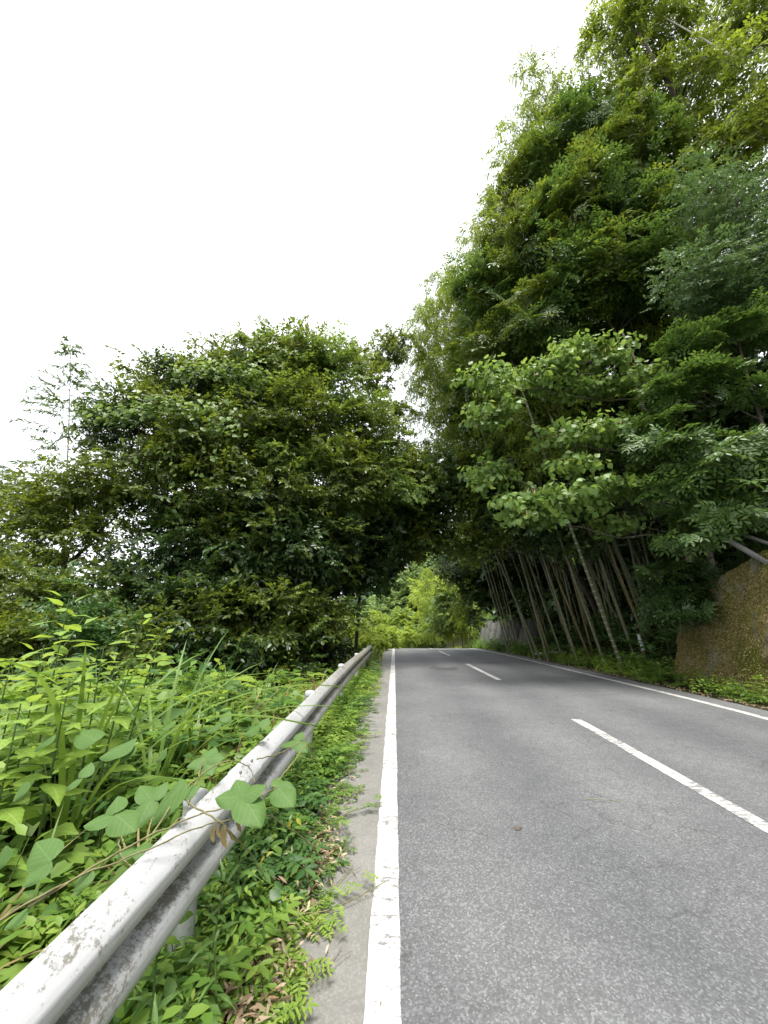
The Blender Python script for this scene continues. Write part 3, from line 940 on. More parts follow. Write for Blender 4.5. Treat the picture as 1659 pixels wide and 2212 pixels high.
V, F = place_leaves(T_ROUND, P - f, A, Nn, S)
link("vine_stem", mb.mesh("vine_stem", MAT['vine'], off=f), kv)
o = link("foliage", mesh_np("foliage", V, F, MAT['kudzu_far']), kv); o["kind"] = "stuff"

# ------------------------------------------------------------------ trees right of the road
f = foot_at(10.6, 13.8)
tree("broadleaf_tree", "big dark glossy-leaved tree with pale bent branches high above the bamboo", "tree", f, [f + [-.3, 0, 5], f + [-.9, -.4, 9], f + [-2.6, -.6, 15]],
     [B(1075, 640, 14.4, 1.5), B(1180, 520, 13.4, 1.9), B(1150, 400, 14.2, 1.5), B(1280, 440, 12.6, 1.8), B(1300, 600, 12.6, 1.9), B(1180, 690, 13.2, 1.8),
      B(1050, 760, 14.5, 1.4), B(1360, 330, 12.4, 1.7), B(1220, 300, 13.4, 1.5), B(1100, 520, 14.6, 1.2), B(1400, 600, 12, 1.3), B(1420, 480, 12, 1.3)],
     330, ['glossy', 'tree_mid'], per=9, pad_r=.62, tpls=SPR_PIN + SPR_ALT[:3], L=0.5, leaf=0.21, T=T_OB2, shell=.35, branches=40, bark='bark_pale', br_r=0.022, shoots=30)
f = foot_at(12.2, 9.6)
tree("greygreen_tree", "grey-green tree with small pale leaves bulging from the upper right edge", "tree", f, [f + [-.4, 0, 3], f + [-.9, 0, 6], f + [-1.6, -.2, 9]],
     [B(1520, 460, 9.6, 1.0), B(1600, 560, 9.6, 1.35), B(1500, 610, 9.5, .95), B(1645, 440, 9.8, 1.2), B(1470, 530, 9.6, .6), B(1580, 660, 9.5, .9), B(1540, 390, 9.8, .5), B(1660, 640, 9.6, 1.1)],
     170, ['greygreen'], per=13, pad_r=.45, tpls=SPR_SHORT, L=0.34, leaf=0.115, shell=.4, flat=.6, branches=26, droop=.4)
f = foot_at(14.5, 12.0)
tree("hillside_tree", "tall olive-green tree filling the top right corner against the sky", "tree", f, [f + [-.4, 0, 7], f + [-1.2, 0, 12], f + [-2.5, -.5, 19]],
     [B(1400, 90, 12.4, 1.7), B(1500, 200, 12, 1.8), B(1600, 70, 12, 1.9), B(1620, 260, 11.6, 1.6), B(1460, 320, 12.4, 1.5), B(1330, 70, 12.6, 1.2), B(1300, 190, 13, 1.3), B(1400, 220, 12.4, 1.4),
      B(1560, 340, 11.6, 1.3), B(1480, -60, 12.5, 2), B(1640, -60, 12, 2), B(1350, -40, 12.6, 1.5)],
     240, ['bamboo', 'tree_mid'], per=12, pad_r=.62, L=0.55, leaf=0.215, T=T_OB2, shell=.3, branches=24, droop=.35)
f = foot_at(9.2, 11.2)
tiers = []
for (x0, y0, x1, y1, Y, n) in ((1250, 752, 1327, 772, 10.6, 7), (1125, 822, 1206, 797, 10.6, 8), (1015, 832, 1080, 822, 10.6, 5), (1345, 815, 1410, 822, 10.4, 6), (1025, 898, 1110, 902, 10.6, 6),
                               (1186, 945, 1393, 925, 10.4, 13), (1216, 994, 1250, 990, 10.3, 3), (1035, 1034, 1080, 1010, 10.8, 4), (1105, 1080, 1377, 1050, 10.3, 16), (1130, 1112, 1190, 1100, 10.2, 5),
                               (1160, 850, 1310, 840, 10.9, 9), (1285, 1125, 1350, 1120, 11, 3), (1180, 790, 1260, 770, 10.7, 6)):
    for q in range(n):
        t = (q + .5) / n
        tiers.append(at(x0 + (x1 - x0) * t, y0 + (y1 - y0) * t + rng.normal() * 8, Y + rng.normal() * .25))
mt = tree("heart_leaved_tree", "light green tree with hanging heart-shaped leaves in tiers over the road", "tree", f, [f + [-.2, 0, 3], f + [-.6, -.2, 5], f + [-1.7, -.4, 9]],
          None, 0, ['mallotus'], per=7, pad_r=.30, tpls=SPR_HANG, L=.42, leaf=.185, T=T_HEART, flat=.25, branches=24, bark='bark_pale', pads=tiers, r0=.08, br_r=.014)
mb = MB()
for c in tiers[::2]:                          # upright young shoots
    for _ in range(2):
        a = c + rng.normal(size=3) * np.array([.2, .2, .05])
        mb.tube([a, a + [.01, 0, .07], a + [rng.normal() * .03, 0, .15]], [.014, .016, .003], 5)
o = link("young_shoots", mb.mesh("young_shoots", MAT['buds'], off=f), mt); o["kind"] = "stuff"
f = foot_at(10.0, 9.4, 0)
pads = []
for (px, py, Y, n, sp) in ((1480, 760, 9.4, 5, 45), (1560, 725, 9.3, 5, 45), (1640, 705, 9.2, 5, 40), (1450, 835, 9.6, 4, 40), (1545, 815, 9.2, 6, 45), (1480, 960, 9.3, 5, 45), (1560, 975, 9.0, 5, 45),
                           (1640, 965, 8.9, 5, 35), (1500, 1035, 9.3, 5, 45), (1600, 1035, 8.9, 5, 40), (1560, 1125, 9.0, 4, 40), (1440, 1015, 9.6, 3, 35), (1500, 1100, 9.6, 4, 40), (1640, 840, 9.2, 3, 30),
                           (1430, 905, 9.8, 3, 30), (1490, 1170, 9.8, 3, 35), (1420, 960, 10, 3, 30)):
    for q in range(n):
        pads.append(at(px + rng.normal() * sp * .7, py + rng.normal() * 12, Y + rng.normal() * .2))
tree("glossy_tree", "glossy dark tree with flat leaf tiers above the mossy wall", "tree", f, [f + [-.2, 0, 1.5], f + [-.4, 0, 3], f + [-.3, 0, 6]],
     None, 0, ['glossy'], per=10, pad_r=0.42, tpls=SPR_PIN, L=0.34, leaf=0.165, T=T_OB2, flat=.22, branches=30, pads=pads, r0=.07, br_r=.014)
f = foot_at(9.1, 11.4, .2)
pads = [at(px + rng.normal() * 22, py + rng.normal() * 9, 10.8 + rng.normal() * .2) for (px, py) in ((1420, 1245), (1450, 1235), (1490, 1225), (1540, 1250), (1560, 1265), (1440, 1275), (1480, 1270), (1520, 1290), (1455, 1310), (1500, 1310), (1540, 1310), (1410, 1290), (1560, 1290)) for _ in range(3)]
tree("glossy_shrub", "low dark glossy shrub overhanging the end of the mossy wall", "shrub", f, [f + [-.1, 0, .5], f + [-.2, 0, .9], f + [-.2, 0, 1.6]],
     None, 0, ['tree_dark'], per=9, pad_r=.30, tpls=SPR_PIN, L=0.28, leaf=0.13, T=T_OB2, flat=.3, branches=20, pads=pads, r0=.04, br_r=.01)
f = foot_at(9.8, 19.0)
tree("arching_tree", "dark tree whose flat boughs close the arch over the road", "tree", f, [f + [-.4, 0, 2.5], f + [-1.6, 0, 4.5], f + [-5.5, -.5, 6.4]],
     [B(900, 1080, 18.4, 1.2), B(960, 1095, 18, 1.2), B(1030, 1110, 17.4, 1.2), B(1100, 1085, 17, 1.2), B(1170, 1095, 16.5, 1.2), B(940, 1150, 18.4, .8), B(880, 1150, 18.8, 1.0), B(1000, 1030, 18, 1.2),
      B(1080, 1140, 17, .8), B(1240, 1120, 15.5, 1.1), B(1160, 1150, 16, .7), B(1080, 1010, 17, 1.1), B(900, 1010, 19, 1.2), B(1290, 1060, 15, 1.2), B(860, 1180, 18.6, .6), B(872, 1060, 18, 1.5), B(930, 1040, 18, 1.5), B(900, 1130, 18, 1.2), B(865, 1200, 17.6, .8), B(960, 1175, 18, .8), B(1040, 1175, 17, .6), B(1130, 1165, 16.4, .7), B(1230, 1160, 15.4, .6)],
     320, ['tree_dark', 'tree_mid'], per=10, pad_r=.62, L=0.6, leaf=0.2, shell=.25, flat=0.35, branches=50)
f = foot_at(13.5, 17.0)
tree("evergreen_tree", "deep green evergreen mass standing behind the bamboo on the bank", "tree", f, [f + [-.2, 0, 4], f + [-.6, 0, 7], f + [-1, 0, 11]],
     [B(1150, 850, 18, 2.2), B(1250, 900, 17, 2.2), B(1380, 850, 16, 2.2), B(1500, 830, 14.5, 2), B(1620, 780, 13.5, 2), B(1300, 720, 16, 2.2), B(1450, 700, 15, 2.2), B(1600, 640, 14, 2.2), B(1350, 1000, 16.5, 2),
      B(1500, 1000, 15, 2), B(1620, 1000, 13.8, 2), B(1200, 1000, 17.5, 1.8), B(1500, 480, 14.5, 2), B(1580, 890, 13.6, 1.9), B(1510, 910, 14.6, 1.9), B(1640, 880, 13, 1.8), B(1100, 950, 18, 1.5), B(1050, 880, 19, 1.5)],
     260, ['tree_dark'], per=9, pad_r=.75, L=0.75, leaf=0.34, shell=.1, front=.3, branches=40)
f = foot_at(12.5, 20.5)
tree("evergreen_tree", "black-green thicket tree behind the feet of the bamboo", "tree", f, [f + [-.2, 0, 1.5], f + [-.4, 0, 3], f + [-.6, 0, 5]],
     [B(1150, 1250, 25, 1.7), B(1240, 1280, 22.5, 1.7), B(1340, 1260, 21, 1.7), B(1200, 1190, 24, 1.8), B(1300, 1180, 22, 1.8), B(1090, 1290, 26, 1.6), B(1400, 1290, 20, 1.5), B(1400, 1180, 20, 1.8), B(1480, 1160, 16, 1.6),
      B(1560, 1150, 14.5, 1.5), B(1630, 1120, 13.5, 1.5), B(1100, 1210, 25, 1.8), B(1480, 1280, 16, 1.2), B(1330, 1330, 21, 1.0), B(1060, 1250, 28, 1.8)],
     180, ['tree_dark'], per=10, pad_r=.8, L=.75, leaf=0.34, shell=.1, front=.3, branches=20)
f = foot_at(9.6, 27)
tree("leaning_tree", "dark tree with a bare leaning limb at the end of the tunnel", "tree", f, [f + [-.3, 0, 1.8], f + [-1.2, 0, 3.2], f + [-3.4, 0, 5]],
     [B(1010, 1240, 27, 1.0), B(1040, 1280, 27, .9), B(1000, 1310, 27, .7), B(960, 1230, 27, .9), B(1060, 1225, 26, 1.0), B(1010, 1335, 28, .5)],
     90, ['tree_dark', 'bamboo'], per=11, pad_r=.6, L=.5, leaf=.15, shell=.2, branches=16, r0=.16)

# ------------------------------------------------------------------ bamboo
def bamboo(label, base, mid, tip, r=.052, leaves=1.0, start=.36, mat='bamboo', old=False, group=None, blen=1.5, nodes_from=0.0, droop=.55, clusters=9, lsize=.26, per=6, bold=False, rings=True):
    base = np.asarray(base, float)
    d = unit(np.asarray(mid) - base)
    tip = np.asarray(tip, float)
    ln = np.linalg.norm(tip - base) * 1.06
    path = bez([base - d * .25, base + d * ln * .42, base + d * ln * .86 + np.array([0, 0, ln * .03]), tip], 46)
    t = tag(empty("bamboo", base), label, "bamboo", group)
    rad = r * (1 - .86 * np.linspace(0, 1, 46) ** 1.4)
    mb = MB().tube(path, rad, 9)
    culm_o = link("culm", mb.mesh("culm", MAT['culm_old' if old else 'culm'], True, off=base), t)
    seg = np.concatenate([[0], np.cumsum(np.linalg.norm(np.diff(path, axis=0), axis=1))])
    nd = np.cumsum(np.minimum(np.linspace(.16, .62, 90), .46)); nd = nd[nd < seg[-1] - .1]
    pos = np.stack([np.interp(nd, seg, path[:, k]) for k in range(3)], -1)
    rr = np.interp(nd, seg, rad)
    tan = unit(np.stack([np.interp(nd, seg, np.gradient(path[:, k])) for k in range(3)], -1))
    mb = MB()
    low = nd < seg[-1] * .55
    for p, q, tn in zip(pos[low], rr[low], tan[low]):
        ring = [p - tn * .016, p - tn * .004, p + tn * .008]
        if bold:
            link("node_ring", MB().tube(ring, [q * 1.02, q * 1.16, q * 1.02], 10, cap=False).mesh("node_ring", MAT['node_bold'], True, off=base), culm_o)
        elif rings:
            mb.tube(ring, [q * 1.015, q * 1.10, q * 1.015], 7, cap=False)
    if not bold and rings:
        link("node_rings", mb.mesh("node_rings", MAT['node'], True, off=base), culm_o)["kind"] = "stuff"
    up = nd / seg[-1] > start
    mb = MB(); P, A, Nn = [], [], []
    for p, tf in zip(pos[up], (nd / seg[-1])[up]):
        prof_ = math.sin(math.pi * min(1, (tf - start) / (1 - start) * .66 + .14)) ** .7
        for s in range(2):
            a = rng.uniform(0, 2 * math.pi)
            L_ = blen * prof_ * rng.uniform(.65, 1.2)
            h = np.array([math.cos(a), math.sin(a), 0])
            pth = bez([p, p + h * L_ * .55 + UP * L_ * .32, p + h * L_ - UP * L_ * droop], 7)
            mb.tube(pth[::2], [.008, .006, .004, .002], 3, cap=False)
            m = max(2, int(clusters * leaves))
            tt_ = rng.uniform(.25, 1, m)
            c = np.stack([np.interp(tt_, np.linspace(0, 1, 7), pth[:, k]) for k in range(3)], -1) + rng.normal(size=(m, 3)) * .10
            c = np.repeat(c, per, 0) + rng.normal(size=(m * per, 3)) * .07
            P.append(c); A.append(rng.normal(size=c.shape) * .55 + h * .45 + np.array([0, 0, -.75])); Nn.append(rng.normal(size=c.shape) * .5 + UP * .6 + h * .5)
    link("branches", mb.mesh("branches", MAT['stem'], off=base), t)
    P, A, Nn = map(np.concatenate, (P, A, Nn))
    V, F = place_leaves(T_LAN2, P - base, A, Nn, rng.uniform(.7, 1.25, len(P)) * lsize)
    o = link("foliage", mesh_np("foliage", V, F, MAT[mat]), t); o["kind"] = "stuff"
    return t


def clone(root, loc, rz, sc_, label=None, group=None):
    """A copy of a thing with copies of its parts, sharing their meshes."""
    r = root.copy(); col.objects.link(r)
    r.location = tuple(float(v) for v in loc); r.rotation_euler = (0, 0, rz); r.scale = (sc_,) * 3
    if label: r["label"] = label
    if group: r["group"] = group
    for ch in root.children:
        c = ch.copy(); col.objects.link(c); c.parent = r
        for g_ in ch.children:
            d_ = g_.copy(); col.objects.link(d_); d_.parent = c
    return r


def onbank(px, Y):
    """The point of the right bank seen at column px and depth Y (its real height)."""
    x = at(px, 1400, Y)[0]
    return np.array([x, Y, float(gz(x, Y))])


front = [  # base column, base depth, (column, row) the culm passes, tip, radius, old, label
    (1339, 14.2, (1246, 1178), (1030, 470, 14.6), .058, False, "front bamboo with bold white node rings leaning nearest to the road"),
    (1303, 15.4, (1214, 1178), (1000, 560, 16), .052, False, "slim bamboo just left of the one with bold white node rings"),
    (1371, 15.0, (1303, 1230), (1120, 330, 14.5), .060, False, "stout green bamboo between the ringed bamboo and the wrapped stump"),
    (1400, 15.2, (1345, 1260), (1180, 250, 14), .050, True, "yellowed bamboo rising beside the wrapped stump"),
    (1412, 15.6, (1363, 1267), (1220, 190, 14), .052, False, "grey-green bamboo nearest the mossy wall"),
    (1246, 16.4, (1169, 1194), (985, 590, 17), .046, False, "single thin bamboo leaning in the dark middle of the grove"),
    (1181, 18.6, (1128, 1215), (950, 640, 19), .052, False, "bamboo standing behind the fallen stick on the verge"),
    (1153, 19.6, (1084, 1206), (935, 640, 20), .052, False, "bamboo whose foot stands by the fallen stick"),
    (1331, 16.6, (1275, 1230), (1090, 420, 16), .048, False, "shaded bamboo close behind the one with bold white rings"),
    (1280, 17.6, (1235, 1240), (1040, 520, 17), .046, True, "brownish shaded bamboo deep in the grove centre"),
]
for (px, Y, m2, tip, r, old, lab) in front:
    b = onbank(px, Y)
    bamboo(lab, b, at(m2[0], m2[1], Y - .1), at(*tip), r, old=old, group="bamboo at the front of the grove", bold='bold white' in lab and 'nearest' in lab)
for q in range(10):                             # second row
    px = 1165 + q * 27 + rng.normal() * 5
    Y = 19.5 - q * .22 + rng.normal() * .7
    b = onbank(px, Y)
    m2 = at(px - 62 - rng.uniform(0, 34), 1195, Y)
    bamboo("grey-green bamboo in the shaded second row of the grove", b, m2, at(940 + q * 14, 640 - q * 20 + rng.uniform(-60, 60), Y - .5), rng.uniform(.042, .056), group="bamboo in the second row", old=rng.random() < .2)
for q in range(9):                              # the slender sheaf further on
    px = 1100 + q * 5 + rng.normal() * 3
    Y = 23 + q * .35 + rng.normal() * .5
    b = onbank(px, Y)
    bamboo("slender grey bamboo in the tight sheaf at the far end of the grove", b, at(1036 + q * 7, 1195, Y - .2), at(880 + q * 14, 660 + rng.uniform(0, 160), Y - 1.0 - q * .2), .040, group="sheaf of slender bamboo")
protos = []
for q in range(28):                             # the rest of the grove: mostly crowns
    Y = rng.uniform(14.5, 23)
    X = rng.uniform(9.4, 13.5)
    b = np.array([X, Y, float(gz(X, Y))])
    if q >= 7:
        clone(protos[q % 7], b, rng.uniform(-.45, .45), rng.uniform(.85, 1.15))
        continue
    h = rng.uniform(12, 17)
    lean = rng.uniform(2.6, 5.6)
    tip = b + [-lean, -rng.uniform(.2, 1.6), h]
    protos.append(bamboo("tall bamboo in the dark of the grove with its yellow-green crown overhead", b, b + [-lean * .30, 0, h * .45], tip, .05, start=.42, group="bamboo behind the front row", old=rng.random() < .15, rings=False))
for (px, py, Y, bx, by) in ((905, 690, 21, 9, 23), (940, 610, 21, 9.2, 22), (985, 590, 19, 9, 20), (1060, 470, 17, 9.5, 17.5), (1090, 360, 15.5, 10, 16), (1125, 160, 14, 11, 15), (1150, 220, 13.5, 11, 14.5),
                            (1290, 20, 12.5, 12, 14), (1240, 120, 12.8, 12, 14), (890, 800, 21.5, 9, 24), (920, 760, 20, 9, 23), (868, 830, 21, 8.8, 24), (876, 900, 20, 8.8, 23), (868, 960, 20.5, 8.6, 23.5), (893, 730, 22, 9, 24), (915, 605, 21.5, 9.4, 23), (1100, 260, 15, 10.5, 16), (1118, 110, 14.2, 11, 15.5), (1040, 560, 17, 9.6, 18), (960, 690, 19, 9, 20.5)):
    b = np.array([bx, by, float(gz(bx, by))])
    tip = at(px, py, Y)
    bamboo("tall bamboo whose drooping yellow-green tip stands out against the sky", b, b + (tip - b) * [.22, .4, .5], tip, .052, start=.4, blen=1.7, leaves=1.15, group="bamboo tips against the sky", rings=False)
# young bamboo left of the clump: a narrow feathery cone
def feathery(label, px, pt, Y, wide):
    x = at(px, 1400, Y)[0]
    base = np.array([x, Y, float(gz(x, Y))])
    tip = at(px + 12, pt, Y)
    t = tag(empty("bamboo", base), label, "bamboo")
    path = bez([base, base + (tip - base) * [.4, 1, .5], tip], 30)
    link("culm", MB().tube(path, np.linspace(.06, .010, 30), 8).mesh("culm", MAT['culm'], True, off=base), t)
    mb = MB(); P, A, Nn = [], [], []
    for tf in np.linspace(.42, .995, 44):
        p = np.array([np.interp(tf, np.linspace(0, 1, 30), path[:, k]) for k in range(3)])
        L0 = wide * (1 - ((tf - .42) / .60) ** 1.6) + .22
        for q in range(3):
            a_ = rng.uniform(0, 6.28); h = np.array([math.cos(a_), math.sin(a_), 0])
            L_ = L0 * rng.uniform(.7, 1.1)
            pth = bez([p, p + h * L_ * .5 + UP * L_ * .30, p + h * L_ + UP * L_ * .12], 8)
            mb.tube(pth, np.linspace(.010, .004, 8), 3, cap=False)
            m = int(10 + L_ * 14)
            c = np.stack([np.interp(rng.uniform(.25, 1, m), np.linspace(0, 1, 8), pth[:, k]) for k in range(3)], -1) * 0
            u = rng.uniform(.25, 1, m)
            c = np.stack([np.interp(u, np.linspace(0, 1, 8), pth[:, k]) for k in range(3)], -1)
            P.append(c); A.append(h * .8 + rng.normal(size=c.shape) * .45 + [0, 0, -.15]); Nn.append(UP + rng.normal(size=c.shape) * .6 + [0, -.6, 0])
    link("branches", mb.mesh("branches", MAT['stem'], off=base), t)
    P, A, Nn = map(np.concatenate, (P, A, Nn))
    V, F = place_leaves(T_LANW, P - base, A, Nn, rng.uniform(.16, .30, len(P)))
    o = link("foliage", mesh_np("foliage", V, F, MAT['bamboo_pale']), t); o["kind"] = "stuff"


feathery("slim pale feathery bamboo standing alone against the sky behind the left trees", 141, 738, 17, 2.7)
feathery("faint pale bamboo cut by the left edge of the picture", -6, 1010, 20, 2.2)

# ------------------------------------------------------------------ beyond the crest
def far_tree(name, label, X, Y, h, blobs, n, mats, leaf=.3, **kw):
    f = foot_at(X, Y)
    return tree(name, label, kw.pop('cat', 'tree'), f, [f + [0, 0, h * .3], f + [0, 0, h * .6], f + [0, 0, h]], blobs, n, mats, leaf=leaf, shell=.3, front=.7, r0=.18, **kw)


x = at(925, 1390, 44)[0]
for q, (px, pt, Y) in enumerate(((905, 1235, 44), (925, 1225, 43), (945, 1240, 42), (890, 1290, 46), (965, 1255, 41), (985, 1245, 38))):
    bx = at(px + 35, 1390, Y)[0]
    b = np.array([bx, Y, float(gz(bx, Y))])
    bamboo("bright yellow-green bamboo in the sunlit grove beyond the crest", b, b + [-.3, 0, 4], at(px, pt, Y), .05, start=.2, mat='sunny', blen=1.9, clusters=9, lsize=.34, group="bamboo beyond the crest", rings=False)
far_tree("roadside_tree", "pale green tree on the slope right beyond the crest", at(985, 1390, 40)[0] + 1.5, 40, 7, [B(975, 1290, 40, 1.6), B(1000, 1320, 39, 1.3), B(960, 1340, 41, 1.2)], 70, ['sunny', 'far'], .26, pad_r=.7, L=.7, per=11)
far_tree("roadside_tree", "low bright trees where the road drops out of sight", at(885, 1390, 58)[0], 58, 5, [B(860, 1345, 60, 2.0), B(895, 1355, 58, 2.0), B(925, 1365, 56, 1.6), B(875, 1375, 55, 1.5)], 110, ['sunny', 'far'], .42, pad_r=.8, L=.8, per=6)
far_tree("hill_tree", "dusky blue-green tree far behind the tunnel opening", at(845, 1330, 95)[0], 95, 12, [B(845, 1290, 95, 5), B(820, 1320, 95, 5), B(870, 1310, 92, 4)], 120, ['far_dark'], .8, pad_r=1.6, L=1.4, per=5)
far_tree("hill_tree", "soft green tree on the far hill above the tunnel opening", at(862, 1280, 80)[0], 80, 13, [B(858, 1265, 80, 3.2), B(875, 1250, 80, 3), B(880, 1300, 78, 3)], 110, ['far'], .7, pad_r=1.4, L=1.2, per=5)
for (n, x0, x1, y0, y1, h0, h1, lab, grp, lf) in ((20, -16, 16, 58, 92, 6, 10, "pale green tree on the slope where the road bends out of sight", "trees on the slope beyond the bend", .7),
                                                  (24, -75, 60, 105, 165, 7, 11, "round tree in the wood on the far rise", "wood on the far rise", 1.2)):
    protos = []
    for q in range(n):
        X = rng.uniform(x0, x1); Y = rng.uniform(y0, y1)
        z = float(gz(X, Y))
        if q >= 4:
            clone(protos[q % 4], (X, Y, z), rng.uniform(0, 6.28), rng.uniform(.8, 1.25))
            continue
        h = rng.uniform(h0, h1)
        protos.append(far_tree("hill_tree", lab, X, Y, h * .7, [(X, Y, z + h * .6, h * .32), (X + 1.6, Y - 1, z + h * .42, h * .3), (X - 1.6, Y - 1, z + h * .4, h * .3)], 34, [['far', 'sunny', 'far', 'far_dark'][q]], lf, pad_r=1.5, L=1.2,
                               per=7, tpls=SPR_SHORT, group=grp, branches=6))
far_tree("roadside_bush", "bright lime bush on the verge past the guardrail's end", -3.2, 24, 2, [B(760, 1362, 24, .9), B(790, 1375, 26, .8), B(735, 1380, 23, .9), B(815, 1385, 28, .7), B(775, 1395, 22, .6)], 130, ['sunny', 'weed_lime'], .18, cat='bush', pad_r=.4, L=.4, per=7)
far_tree("roadside_bush", "small lime bush on the left verge at the crest", -1.8, 31, 1.5, [B(832, 1385, 32, .8), B(818, 1370, 34, .9), B(800, 1350, 34, 1.0)], 70, ['sunny'], .17, cat='bush', pad_r=.4, L=.4, per=12)

# far retaining wall with its coping and ribs
MAT['stonewall'] = plain_mat("grey_stone", (.045, .047, .040), (.12, .118, .105), 3, .9, .1, .4)
fw = tag(empty("retaining_wall", (7.4, 28, float(zr(28)))), "grey concrete retaining wall with ribs half hidden by weeds at the tunnel's end", "wall")
for q in range(7):
    y0 = 23.5 + q * 1.9
    z0 = float(zr(y0))
    mb = MB()
    h = 1.9 + .25 * math.sin(q * 1.7)
    V = [(7.35, y0, z0 - .4), (7.35, y0 + 1.86, z0 - .4), (7.95, y0 + 1.86, z0 + h), (7.95, y0, z0 + h), (9.2, y0, z0 - .4), (9.2, y0 + 1.86, z0 - .4), (9.2, y0 + 1.86, z0 + h), (9.2, y0, z0 + h)]
    mb.add(V, [(0, 3, 2, 1), (3, 7, 6, 2), (0, 4, 7, 3), (1, 2, 6, 5)])
    link("panel", mb.mesh("panel", MAT['stonewall'], off=(7.4, 28, float(zr(28)))), fw)
    mb = MB()
    mb.add([(7.26, y0 - .12, z0 - .4), (7.26, y0 + .12, z0 - .4), (7.88, y0 + .12, z0 + h + .03), (7.88, y0 - .12, z0 + h + .03), (8.2, y0 - .12, z0 - .4), (8.2, y0 + .12, z0 - .4), (8.2, y0 + .12, z0 + h + .03), (8.2, y0 - .12, z0 + h + .03)],
           [(0, 3, 2, 1), (3, 7, 6, 2), (0, 4, 7, 3), (1, 2, 6, 5)])
    link("rib", mb.mesh("rib", MAT['stonewall'], off=(7.4, 28, float(zr(28)))), fw)
# small round sign far off
MAT['signface'] = plain_mat("sign_back", (.55, .55, .53), (.68, .68, .66), 5, .5, .4, 0)
p = at(831, 1367, 40)
sg = tag(empty("road_sign", (p[0], 40, float(gz(p[0], 40)))), "tiny round pale sign on a post above the far verge", "sign")
off = (p[0], 40, float(gz(p[0], 40)))
link("post", MB().tube([(p[0], 40, off[2] - .2), (p[0], 40, p[2])], .03, 8).mesh("post", MAT['signface'], True, off=off), sg)
link("face", MB().tube([(p[0], 39.96, p[2]), (p[0], 39.93, p[2])], .3, 20).mesh("face", MAT['signface'], off=off), sg)


# ------------------------------------------------------------------ herb templates and ground cover
T_LEAFLET = (np.array([(0, 0, 0), (.26, .15, .04), (.66, .17, .03), (1, 0, -.10), (.66, -.17, .03), (.26, -.15, .04)], float), np.array([(0, 2, 1), (0, 3, 2), (0, 4, 3), (0, 5, 4)]))


